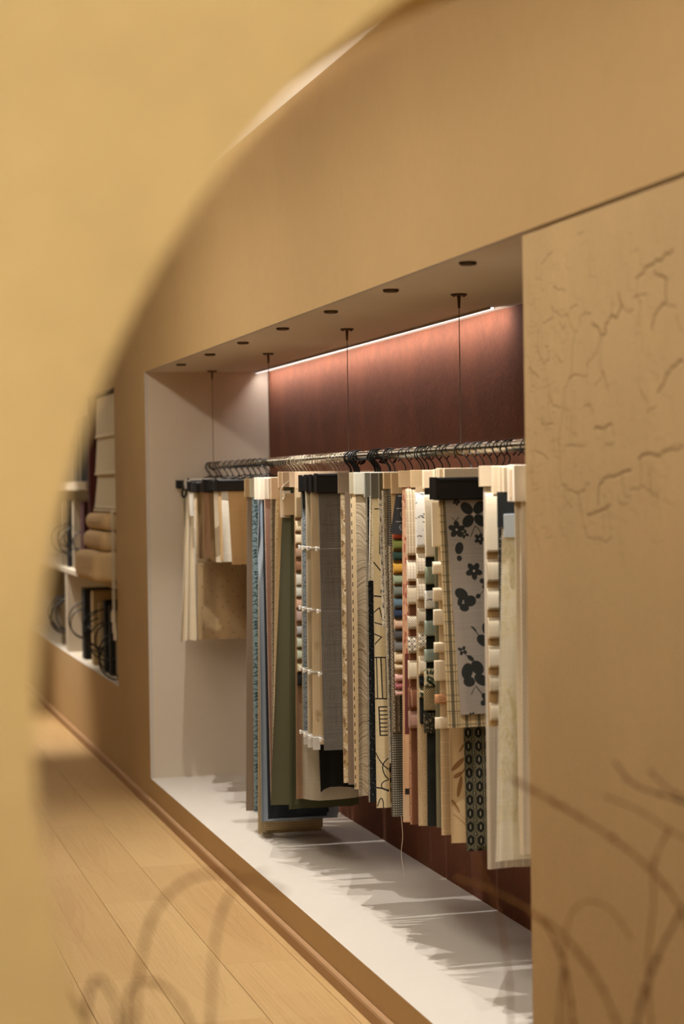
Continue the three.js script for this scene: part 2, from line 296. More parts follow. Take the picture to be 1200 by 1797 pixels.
const ribs = (color, step, width, upright) => (X, w, h) => { for (let p = 0; p < (upright ? w : h); p += step) line(X, color, width, upright ? [[p, 0], [p, h]] : [[0, p], [w, p]]); };
const checks = (color, step, size) => (X, w, h) => { X.fillStyle = color; for (let y = 0, r = 0; y < h; y += step, r++) for (let x = 0; x < w; x += step) X.fillRect(x + (step - size) / 2, y + (step - size) / 2, size, size); };
const diagonals = (color, step, width, s = 1) => (X, w, h) => { for (let p = -h; p < w + h; p += step) line(X, color, width, s > 0 ? [[p, 0], [p + h, h]] : [[p + h, 0], [p, h]]); };
const lattice = (color, step) => (X, w, h) => { for (let y = 0, r = 0; y < h + step; y += step, r++) for (let x = 0; x < w + step; x += step) { line(X, color, step * 0.12, [[x, y - step / 2], [x + step / 2, y], [x, y + step / 2], [x - step / 2, y], [x, y - step / 2]]); line(X, color, step * 0.1, [[x - step * 0.2, y], [x + step * 0.2, y]]); line(X, color, step * 0.1, [[x, y - step * 0.2], [x, y + step * 0.2]]); } };
const sprigs = (color, n, size) => (X, w, h) => every(n, () => { const x = rnd() * w, y = rnd() * h, a = rr(-0.7, 0.7); curve(X, color, size * 0.12, [[x, y], [x + size * 0.5, y + a * size], [x + size, y + a * size * 0.4]]); every(5, (i) => blob(X, color, x + size * i / 4, y + a * size * 0.4 * i / 4 + rr(-2, 2), size * 0.13, size * 0.07, rr(0, 3))); });
const flower = (X, color, x, y, r, petals = 5, turn = 0) => { every(petals, (i) => { const a = turn + i * Math.PI * 2 / petals; blob(X, color, x + Math.cos(a) * r * 0.58, y + Math.sin(a) * r * 0.58, r * 0.46, r * 0.34, a); }); blob(X, '#c9bcae', x, y, r * 0.12); };

const C = {
  creamLinen: cloth('#e3d4b6', { weave: 0.08 }), tanLinen: cloth('#c2a272', { weave: 0.12 }), white: cloth('#efe9dc', { weave: 0.05 }), ivory: cloth('#ecdfc4', { weave: 0.05 }),
  headTan: cloth('#c6aa80', { weave: 0.07 }), headCream: cloth('#e6d3b4', { weave: 0.06 }), headPink: cloth('#d9bf9f', { weave: 0.05 }), headTaupe: cloth('#84715a', { weave: 0.06 }), headGreige: cloth('#aaa086', { weave: 0.06 }),
  headPale: cloth('#c9c6b4', { weave: 0.05 }), headGrey: cloth('#94948a', { weave: 0.05 }), headDark: cloth('#6b665a', { weave: 0.05 }), headDrab: cloth('#5a513c', { weave: 0.05 }), headWhite: cloth('#eee2cd', { weave: 0.03 }),
  voile: cloth('#c4a97e', { w: 110, h: 110, px: 2, weave: 0.05, draw: (X) => { for (const [x, y] of [[20, 20], [75, 48], [47, 75], [102, 100]]) blob(X, '#6a4a28', x, y, 2.2, 5); }, more: { transparent: true, opacity: 0.86 } }),
  lace: cloth('#a58c68', { w: 60, h: 120, px: 3, draw: (X, w, h) => { for (let y = 0; y < h; y += 7) blob(X, '#efe3cc', 3 + (y % 14 ? 1.5 : 0), y, 3, 2.6); speckle(90, ['#8c7350', '#cbb592'], 0.7, 1.8)(X, w, h); } }),
  taupe: cloth('#8d7a66', { weave: 0.08 }), brownSheer: cloth('#7d6443', { weave: 0.14 }), pinkRib: cloth('#b08f6e', { h: 100, px: 3, draw: ribs('rgba(110,80,60,0.55)', 3, 1.2) }), darkTan: cloth('#866a45', { weave: 0.12 }),
  creamGrid: cloth('#e4d8bf', { w: 60, h: 60, px: 4, draw: (X, w, h) => { ribs('rgba(120,92,58,0.55)', 5, 1.4)(X, w, h); ribs('rgba(120,92,58,0.4)', 5, 1.2, true)(X, w, h); } }),
  whiteRib: cloth('#f0ebdf', { w: 60, h: 60, px: 4, draw: ribs('rgba(176,160,132,0.6)', 6, 1.6) }),
  teal: cloth('#7d9498', { w: 60, h: 320, px: 3, draw: (X, w, h) => { every(150, () => { const x = rr(-5, w), y = rnd() * h; curve(X, ['#22343a', '#1b2a31', '#2f4a55'][rnd() * 3 | 0], rr(2, 4.5), [[x, y], [x + rr(6, 16), y - rr(4, 16)], [x + rr(14, 22), y + rr(0, 10)]]); }); speckle(60, ['#1c2b2e', '#a8bdb8'], 1, 2.6)(X, w, h); } }),
  beigeTex: cloth('#bda57d', { w: 60, h: 60, px: 4, draw: (X, w, h) => { for (let y = 3; y < h; y += 10) for (let x = 3; x < w; x += 10) { blob(X, '#55432a', x, y, 1.9); blob(X, '#c8b183', x + 5, y + 5, 3.2); } }, bump: 0.002 }),
  blue: cloth('#a1adba', { weave: 0.05 }),
  navy: cloth('#232b33', { weave: 0.12 }), pink: cloth('#b38d7b', { h: 200, weave: 0.16, draw: (X, w, h) => { for (let y = 0; y < h; y += 5) blob(X, '#e2d5c2', 1.5, y, 2.4, 2); } }),
  greyChain: cloth('#7c6d58', { w: 60, h: 90, px: 3, draw: (X, w, h) => { for (let y = 0; y < h; y += 6) blob(X, '#ddd0b8', 2 + y % 4, y, 3.4, 2.6); speckle(120, ['#3f3526', '#a89474'], 0.8, 2)(X, w, h); } }),
  spotted: cloth('#d9c7a3', { w: 60, h: 120, px: 3, draw: (X, w, h) => { speckle(46, ['#584628', '#6e5a38'], 1, 2.8)(X, w, h); for (let y = 6; y < h; y += 24) blob(X, '#3e3120', 15, y, 2.4, 4); } }),
  olive: cloth('#5d5a40', { w: 100, h: 300, px: 3, weave: 0.07, draw: ribs('rgba(30,30,12,0.25)', 3, 1), bump: 0.0006 }), oliveDark: cloth('#45452a', { weave: 0.08 }),
  brown: cloth('#9a7a5b', { weave: 0.12 }), lightGrey: cloth('#c2b8a2', { w: 100, h: 100, px: 3, draw: (X, w, h) => { for (let y = 0; y < h; y += 5) curve(X, 'rgba(92,82,64,0.6)', 1.4, [[0, y], [25, y + 4], [50, y + 1], [75, y - 2], [100, y]]); }, bump: 0.001 }),
  black: cloth('#0f110d', { weave: 0.1 }), blueWeave: cloth('#7b858c', { w: 50, h: 80, px: 4, weave: 0.2, draw: (X, w, h) => { speckle(170, ['#c3ccd0', '#3a4046', '#98a4ac'], 0.7, 1.9)(X, w, h); } }),
  greyLace: cloth('#b7a888', { w: 60, h: 60, px: 4, draw: (X, w, h) => { for (let y = 0; y < h; y += 4) blob(X, '#e4e0d2', 2 + y % 3, y, 3.5, 1.3); ribs('rgba(120,105,78,0.3)', 4, 1)(X, w, h); } }),
  beigeTape: cloth('#d6bf99', { weave: 0.05, draw: ribs('rgba(150,122,84,0.35)', 10, 1, true) }), darkLinen: cloth('#6b6863', { w: 120, h: 240, px: 4, weave: 0.26, thread: 2, draw: (X, w, h) => { every(130, () => { const y = rnd() * h; line(X, rnd() < 0.5 ? 'rgba(150,140,122,0.28)' : 'rgba(28,25,20,0.3)', rr(0.4, 1.2), [[rr(-40, w), y], [rr(0, w + 40), y]]); const x = rnd() * w; line(X, rnd() < 0.5 ? 'rgba(150,140,122,0.22)' : 'rgba(28,25,20,0.28)', rr(0.4, 1.1), [[x, rr(-60, h)], [x, rr(0, h + 60)]]); }); } }),
  tileBeige: cloth('#c0a67c', { w: 60, h: 260, px: 3, draw: (X, w, h) => { every(26, () => blob(X, ['#8f7550', '#e3d5b6', '#d8c8a6'][rnd() * 3 | 0], rnd() * 20, rnd() * h, rr(2, 8), rr(4, 14), rnd() * 3)); every(12, () => line(X, '#7c6442', 1, [[rr(0, 8), rnd() * h], [rr(8, 18), rnd() * h]].map(([x, y], i, a) => [x, a[0][1] + i * rr(-10, 20)]))); } }),
  dashes: cloth('#dcc7a0', { w: 60, h: 96, px: 3, draw: (X, w, h) => { for (let y = 8; y < h; y += 32) line(X, '#39301f', 3.2, [[2, y], [2, y + 13]]); speckle(160, ['#c4ab7f', '#ecdfc0'], 0.6, 1.6)(X, w, h); } }),
  marble: cloth('#cdbfa4', { w: 70, h: 560, px: 3, rough: 0.55, draw: (X, w, h) => { every(150, () => { const y = rnd() * h, s = Math.sin(y / 70) * 26; curve(X, ['rgba(112,90,64,0.45)', 'rgba(139,117,87,0.6)', 'rgba(169,149,122,0.7)', 'rgba(239,230,210,0.8)', 'rgba(95,74,51,0.5)'][rnd() * 5 | 0], rr(0.6, 2.4), [[-8, y], [16, y + s * 0.3 - rr(0, 24)], [30, y + s], [48, y + s * 1.5 + rr(0, 26)], [80, y + s * 2 + rr(-12, 12)]]); }); } }),
  glitter: cloth('#15171a', { w: 60, h: 160, px: 3, weave: 0.25, draw: (X, w, h) => { speckle(190, ['#6f8088', '#aab6b8', '#2f4650', '#3d5058'], 0.5, 1.5)(X, w, h); for (let y = 0; y < h; y += 5) blob(X, '#dcd2bd', 2, y, 3, 2.2); } }),
  whiteBoucle: cloth('#e8e1d0', { w: 50, h: 80, px: 4, draw: speckle(150, ['#fffaf0', '#b5a98f', '#6c6250'], 0.7, 2) }),
  drawn: cloth('#e4d5b0', { w: 110, h: 1090, px: 1.87, draw: (X, w, h) => {
    speckle(900, ['#cdb98c', '#e8dab6'], 0.7, 1.8)(X, w, h); const K = '#1d1b18';
    line(X, K, 4, [[8, 40], [36, 40]]); line(X, K, 3.5, [[24, 0], [24, 40]]); line(X, K, 4.5, [[26, 70], [24, 196], [29, 204]]);
    line(X, K, 4, [[2, 228], [26, 258], [36, 274]]); blob(X, K, 36, 270, 7, 14, 0.4); blob(X, '#ece0c2', 37, 286, 6, 7); curve(X, K, 3, [[30, 286], [36, 300], [43, 286]]); curve(X, K, 3.4, [[36, 318], [18, 326], [32, 346]]); line(X, K, 5, [[0, 346], [34, 350]]);
    line(X, K, 3.6, [[0, 404], [20, 388], [34, 450], [2, 440]]); line(X, K, 3.6, [[0, 480], [26, 492], [2, 516]]); line(X, K, 4.4, [[-4, 563], [60, 564]]); line(X, K, 3.4, [[7, 566], [9, 706]]); line(X, K, 4.2, [[22, 566], [26, 706]]); line(X, K, 4.2, [[40, 566], [42, 706]]); line(X, K, 4.6, [[-4, 708], [60, 710]]);
    line(X, K, 4.4, [[54, 738], [13, 738], [16, 838], [54, 838]]); every(6, (i) => line(X, K, 3.6, [[15, 752 + i * 14.4], [54, 752 + i * 14.4]]));
    curve(X, K, 3.6, [[0, 900], [18, 946], [54, 966]]); curve(X, K, 3.6, [[50, 916], [16, 934], [24, 962], [30, 992], [54, 996]]); curve(X, K, 3.6, [[54, 996], [16, 996], [18, 1018], [20, 1036], [54, 1030]]); line(X, K, 5, [[0, 1022], [24, 1026], [54, 1042]]); curve(X, K, 3.4, [[2, 1090], [14, 1050], [20, 1064], [26, 1080], [22, 1092]]);
  } }),
  scribble: cloth('#e6dfcf', { w: 40, h: 150, px: 4, draw: (X, w, h) => every(60, () => { const x = rnd() * w, y = rnd() * h; curve(X, ['#2b2925', '#5a564d'][rnd() * 2 | 0], rr(0.7, 2), [[x, y], [x + rr(-12, 12), y + rr(-10, 10)], [x + rr(-8, 8), y + rr(4, 14)]]); }) }),
  leopard: cloth('#b99a66', { w: 50, h: 190, px: 3, draw: (X, w, h) => { for (let y = 10; y < h; y += 36) { blob(X, '#15120e', rr(6, 13), y, rr(7, 10), rr(9, 15), rr(-0.4, 0.4)); blob(X, '#15120e', rr(26, 40), y + 16, rr(6, 9), rr(8, 12)); } speckle(40, ['#e4d5b0', '#8c6d3d'], 1, 3)(X, w, h); } }),
  basket: cloth('#4c4942', { w: 48, h: 48, px: 5, draw: (X, w, h) => { for (let y = 0; y < h; y += 8) for (let x = 0; x < w; x += 8) { X.fillStyle = '#c2bba8'; X.fillRect(x + 1, y + 1, 5.4, 2.8); X.fillStyle = '#77705f'; X.fillRect(x + 5, y + 4.6, 2.4, 2.6); } }, bump: 0.001 }),
  redWeave: cloth('#a06d5c', { w: 50, h: 50, px: 5, draw: speckle(160, ['#d9b49e', '#7d4a40', '#c08a76'], 0.6, 1.5) }),
  tweed: cloth('#8a7d66', { w: 50, h: 90, px: 4, draw: (X, w, h) => { speckle(260, ['#1d1a16', '#d8ceb6', '#4c4437', '#b49a62'], 0.6, 1.8)(X, w, h); for (let y = 0; y < h; y += 5) blob(X, '#efe8d8', 2, y, 3, 2); } }),
  salmon: cloth('#d9a983', { w: 60, h: 1120, px: 1.8, draw: (X, w, h) => { every(46, () => { X.fillStyle = ['#c77f63', '#b56a55', '#e3b893', '#a9574a'][rnd() * 4 | 0]; X.fillRect(rr(0, 14), rr(20, 560), rr(2, 7), rr(10, 40)); }); X.fillStyle = '#6b3530'; X.fillRect(6, 560, 18, 270); X.fillStyle = '#e0b98f'; X.fillRect(0, 560, 5, 560); X.fillRect(0, 832, w, 300); X.fillStyle = '#28261f'; X.fillRect(5, 1012, 15, 20); X.fillStyle = '#dcbf9c'; X.fillRect(0, 1036, w, 90); } }),
  rust: cloth('#7d4a30', { w: 50, h: 50, px: 5, draw: (X, w, h) => { diagonals('#a87655', 5, 1.3)(X, w, h); diagonals('#4f2c1b', 5, 1, -1)(X, w, h); for (let y = 0; y < h; y += 5) blob(X, '#c49a78', 2, y, 3, 2); } }),
  nubBeige: cloth('#cdb58f', { w: 50, h: 50, px: 4, draw: speckle(160, ['#e6d5b2', '#b49a70'], 0.6, 1.5) }),
  darkGreen: cloth('#1e211a', { weave: 0.25 }), oliveTweed: cloth('#3a3c26', { w: 50, h: 50, px: 4, draw: speckle(170, ['#727352', '#1e1f12', '#565838'], 0.6, 1.7) }), oliveCord: cloth('#5b583f', { w: 40, h: 40, px: 5, draw: diagonals('#a39c7c', 5, 1.3) }),
  ribCream: cloth('#e0c9a2', { w: 40, h: 40, px: 5, draw: ribs('#a9865a', 5, 1.4), bump: 0.0015 }),
  leaf: cloth('#dcbf92', { w: 80, h: 1100, px: 1.8, weave: 0.05, draw: (X) => { const K = '#9a7145'; const lf = (x, y, a, b, t) => blob(X, K, x, y, a, b, t); lf(26, 880, 28, 8, -0.75); lf(40, 828, 17, 3, -1.0); lf(26, 913, 17, 7, -0.5); lf(44, 900, 13, 3, -0.9); lf(30, 950, 7, 34, 0.2); lf(16, 1012, 6, 26, -0.5); curve(X, '#c2a072', 6, [[10, 1036], [40, 1060], [72, 1100]]); curve(X, '#d1b285', 4, [[6, 1000], [30, 1050], [76, 1070]]); } }),
  geo: cloth('#6b664e', { w: 60, h: 42, px: 6, weave: 0.14, draw: (X, w, h) => {
    const hexagon = (x, y, a, b, c) => { X.fillStyle = c; X.beginPath(); [[0, -b], [a, -b * 0.5], [a, b * 0.5], [0, b], [-a, b * 0.5], [-a, -b * 0.5]].forEach(([p, q], i) => (i ? X.lineTo(x + p, y + q) : X.moveTo(x + p, y + q))); X.fill(); };
    for (const y of [-21, 21, 63]) for (const x of [13, 43]) { hexagon(x, y, 11, 18, '#14150f'); hexagon(x, y, 5, 11, '#24241a'); line(X, '#d8cfae', 1.8, [[x, y - 6], [x, y + 6]]); }
    for (const y of [0, 42]) for (const x of [-2, 28, 58]) { hexagon(x, y, 5, 9, '#1d1d14'); hexagon(x, y, 2.5, 5, '#7d775a'); line(X, '#c4bb98', 1.4, [[x, y - 7], [x, y + 7]]); }
  } }),
  plaid: cloth('#cdb68a', { w: 84, h: 92, px: 4, weave: 0.16, draw: (X, w, h) => { for (const [x, a, k] of [[4, 2.5, 0.4], [15, 11, 0.62], [27, 3, 0.5], [34, 1.5, 0.5], [58, 10, 0.55], [70, 2, 0.4]]) line(X, `rgba(50,46,34,${k})`, a, [[x, 0], [x, h]]); for (const [y, a, k] of [[12, 2.4, 0.7], [19, 1.5, 0.45], [54, 5, 0.28], [74, 2.4, 0.6]]) line(X, `rgba(50,46,34,${k})`, a, [[0, y], [w, y]]); } }),
  floral: cloth('#a49a8e', { w: 170, h: 660, px: 3, weave: 0.1, thread: 1, draw: (X, w, h) => {
    every(160, () => { const y = rnd() * h; line(X, rnd() < 0.5 ? 'rgba(196,188,178,0.3)' : 'rgba(90,84,78,0.18)', rr(0.5, 1.4), [[rr(-20, w), y], [rr(0, w), y + rr(-2, 2)]]); });
    const K = '#2c2e2b';
    flower(X, K, 88, 52, 48, 4, 0.75); flower(X, K, 36, 12, 12, 5, 0.2); flower(X, K, 30, 98, 26, 5, 1); flower(X, K, 54, 112, 14, 4, 0.3); flower(X, K, 102, 128, 18, 5, 0.1); blob(X, K, 34, 155, 13, 19, 0.3); blob(X, K, 32, 186, 8, 9); line(X, K, 2.4, [[22, 78], [40, 60]]); line(X, K, 2, [[18, 60], [30, 74]]); curve(X, K, 2.5, [[74, 120], [84, 100], [90, 88]]); curve(X, K, 2.5, [[90, 88], [104, 96], [110, 118]]);
    flower(X, K, 76, 226, 27, 5, 0.3); flower(X, K, 116, 262, 24, 5, 0.9); blob(X, K, 30, 296, 22, 17, 0.6); blob(X, K, 56, 318, 20, 17, -0.3); blob(X, K, 36, 338, 15, 12, 0.2); blob(X, K, 84, 304, 9, 7, -0.5); line(X, K, 2.2, [[92, 298], [112, 280]]); blob(X, K, 24, 318, 8, 15, 0.3);
    blob(X, K, 104, 408, 22, 14, 1.3); blob(X, K, 92, 442, 25, 17, 0.5); blob(X, K, 122, 432, 21, 15, 0.9); line(X, K, 3, [[54, 396], [76, 424], [84, 430]]); blob(X, K, 62, 404, 11, 3, 0.8);
    flower(X, K, 20, 470, 15, 4, 0.5); blob(X, K, 44, 494, 13, 7, 0.7); line(X, K, 2.4, [[22, 476], [40, 492]]);
    blob(X, K, 64, 524, 24, 19, 0.9); blob(X, K, 30, 534, 18, 26, 0.3); blob(X, K, 74, 562, 25, 16, 0.6); blob(X, K, 34, 566, 19, 16, 0.1); line(X, K, 3, [[54, 580], [78, 612]]); line(X, K, 2.4, [[50, 584], [38, 606]]); flower(X, K, 92, 626, 27, 5, 0.2);
  } }),
  sheerGrey: cloth('#bdb09a', { w: 90, h: 200, px: 2, weave: 0.12, draw: (X, w, h) => every(40, () => line(X, 'rgba(235,228,214,0.25)', rr(1, 4), [[rnd() * w, 0], [rnd() * w, h]].map(([x], i, a) => [a[0][0], i * h]))) }),
  laceDark: cloth('#24241f', { w: 40, h: 110, px: 4, draw: (X, w, h) => { speckle(46, ['#d9d2c0', '#8a8474', '#bdb5a2'], 0.8, 2.6)(X, w, h); for (let y = 0; y < h; y += 5) blob(X, '#4c483c', 1, y, 2, 2); } }),
  plush: cloth('#f7eed6', { w: 130, h: 520, px: 2.4, weave: 0.1, draw: (X, w, h) => { every(520, () => { const x = rnd() * w, y = rnd() * 400; curve(X, ['rgba(252,242,214,0.5)', 'rgba(206,194,132,0.28)', 'rgba(246,232,196,0.5)', 'rgba(222,210,156,0.3)'][rnd() * 4 | 0], rr(3, 8), [[x, y], [x + rr(-6, 6), y + rr(5, 12)], [x + rr(-8, 8), y + rr(12, 26)]]); }); }, bump: 0.002 }),
  nubby: cloth('#e6d6b8', { w: 40, h: 60, px: 4, draw: (X, w, h) => { for (let y = 0; y < h; y += 6) blob(X, '#f6ecd6', 3 + y % 4, y, 4, 2.6); } }),
  weaveBeige: cloth('#d9c4a0', { w: 40, h: 40, px: 5, draw: (X, w, h) => { ribs('#7d6140', 5, 1.5)(X, w, h); for (let x = 0; x < w; x += 10) { X.fillStyle = '#e9dcc0'; X.fillRect(x, 0, 4, h); } ribs('rgba(90,66,40,0.35)', 5, 0.8)(X, w, h); } }),
  knit: cloth('#ebdfc8', { w: 40, h: 60, px: 4, draw: (X, w, h) => { for (let x = 4; x < w; x += 10) for (let y = 2; y < h; y += 10) line(X, '#8a7456', 1.4, [[x, y], [x, y + 5]]); } }),
  diagonal: cloth('#e6dac2', { w: 40, h: 40, px: 5, draw: diagonals('#7a6246', 6.667, 2, -1) }), moroccan: cloth('#ece2cc', { w: 36, h: 36, px: 6, draw: lattice('#4d3f2e', 18) }),
  sprigWhite: cloth('#e9e6dc', { w: 60, h: 200, px: 3, draw: (X, w, h) => { sprigs('#1d1e1c', 12, 16)(X, w, h); speckle(8, ['#6c6c66'], 1, 3)(X, w, h); } }),
  sage: cloth('#8d957c', { weave: 0.1 }), sageKnit: cloth('#76867a', { w: 40, h: 40, px: 5, draw: diagonals('#b9c4b4', 5, 1.6, -1) }), greenLeaf: cloth('#d8cba6', { w: 60, h: 60, px: 4, draw: (X, w, h) => every(12, () => blob(X, ['#3f4d3e', '#6b7a5e', '#23291f'][rnd() * 3 | 0], rnd() * w, rnd() * h, rr(8, 15), rr(3, 6), rnd() * 3)) }),
  stripeTan: cloth('#cbb78a', { w: 40, h: 40, px: 5, draw: diagonals('#5a4a2c', 8, 3, -1) }), boucleDark: cloth('#2c281c', { w: 40, h: 60, px: 5, draw: speckle(90, ['#7b6c46', '#b7a67a', '#15120c', '#4d4630'], 0.8, 2.6) }),
  grid: cloth('#e6d8bc', { w: 40, h: 40, px: 5, draw: (X, w, h) => { ribs('#a8977a', 5, 1)(X, w, h); ribs('#a8977a', 5, 1, true)(X, w, h); } }),
  cushion: cloth('#e0c598', { weave: 0.06 }),
  copper: cloth('#b97f55', { w: 40, h: 40, px: 5, draw: ribs('#e0b890', 5, 1.6) }),
};
const plain = {}; const dye = (c) => plain[c] ??= std(c, 0.95, { bumpMap: sized(plasterBump, 0.03), bumpScale: 0.0004 });

// a hanging sheet of cloth: left edge from (xT, yT) to (xB, yB), right edge straight, all relative to the hanging point
function sheet([xT, yT, xB, yB], xr, { th = 0.003, wave = 0.004, folds = 2, phase = 0, pinked = 0, gather = 0, xrB = xr, sag = 0, drift = 0, twist = 0 } = {}) {
  const nx = gather || twist ? 60 : 18, ny = pinked ? Math.round((yT - yB) / pinked) * 2 : 40, P = [], U = [], I = [];
  const h = yT - yB;
  const at = (i, j, side) => {
    const t = j / ny, a = i / nx; let xl = xT + (xB - xT) * t, xe = xr + (xrB - xr) * t; if (pinked) xl += (j % 2) * pinked * 0.55;
    const x = xl + (xe - xl) * Math.pow(a, 1.4), s = Math.min(1, t * 1.6);
    let z = s * wave * (Math.sin((a * folds + phase) * 6.283 + t * 1.7) + 0.4 * Math.sin((a * folds * 2.3 + phase * 3) * 6.283 - t * 2.6)) + drift * t;
    if (twist) z += twist * Math.exp(-a * 4) * Math.sin(Math.min(1, t / 0.24) * 3.14) * Math.cos(a * 30 + t * 14);
    if (gather) z += (0.35 + s) * gather * Math.exp(-a * 5) * Math.sin(a * 62 + t * 1.1);
    const y = yT - h * t - (j === ny ? sag * Math.sin(a * 3.14) : 0);
    P.push(x, y, z + side * th / 2); U.push(x - xl, y - yT);
  };
  const grid = (side) => { const b = P.length / 3; for (let j = 0; j <= ny; j++) for (let i = 0; i <= nx; i++) at(i, j, side); for (let j = 0; j < ny; j++) for (let i = 0; i < nx; i++) { const q = b + j * (nx + 1) + i, r = q + nx + 1; side > 0 ? I.push(q, r, q + 1, q + 1, r, r + 1) : I.push(q, q + 1, r, q + 1, r + 1, r); } };
  grid(1); grid(-1);
  const strip = (cells) => { const b = P.length / 3; cells.forEach(([i, j]) => { at(i, j, 1); at(i, j, -1); }); for (let k = 0; k + 1 < cells.length; k++) { const q = b + 2 * k; I.push(q, q + 1, q + 2, q + 1, q + 3, q + 2); } };
  const col = (i) => Array.from({ length: ny + 1 }, (_, j) => [i, j]), row = (j) => Array.from({ length: nx + 1 }, (_, i) => [i, j]);
  strip(col(0)); strip(col(nx).reverse()); strip(row(ny)); strip(row(0).reverse());
  const g = new THREE.BufferGeometry(); g.setAttribute('position', new THREE.Float32BufferAttribute(P, 3)); g.setAttribute('uv', new THREE.Float32BufferAttribute(U, 2)); g.setIndex(I); g.computeVertexNormals(); return g;
}
// a short swatch whose lower end is folded back in a soft roll
function swatch(x0, x1, y0, y1, bulge) {
  const s = new THREE.Shape(), h = y1 - y0, r = Math.min(bulge * 0.6, h * 0.4);
  s.moveTo(0, y1); s.bezierCurveTo(-bulge * 0.7, y1 - h * 0.05, -bulge * 0.95, y0 + h * 0.6, -bulge, y0 + r * 1.1);
  s.bezierCurveTo(-bulge, y0 - r * 0.2, -bulge + r * 1.5, y0 - r * 0.3, -bulge + r * 1.6, y0 + r); s.lineTo(0.0, y1 - h * 0.2); s.lineTo(0, y1);
  const g = new THREE.ExtrudeGeometry(s, { depth: x1 - x0, bevelEnabled: false, curveSegments: 8 }); g.rotateY(Math.PI / 2); g.translate(x0, 0, 0); return metresUV(g);
}
function hook(r, drop, size = 0.0215, lean = 0, shift = 0) {
  const p = []; for (let a = -55; a <= 200; a += 15) p.push([Math.cos(a * Math.PI / 180) * size, Math.sin(a * Math.PI / 180) * size - (size - 0.0195), lean * (a - 70) / 130 + shift]);
  p.push([-size * 0.78, -0.021, shift], [-size * 0.3, -0.036, shift * 0.9], [0, -0.052, shift * 0.6], [0, -drop, 0]); return tube(p, r, 34, 6);
}
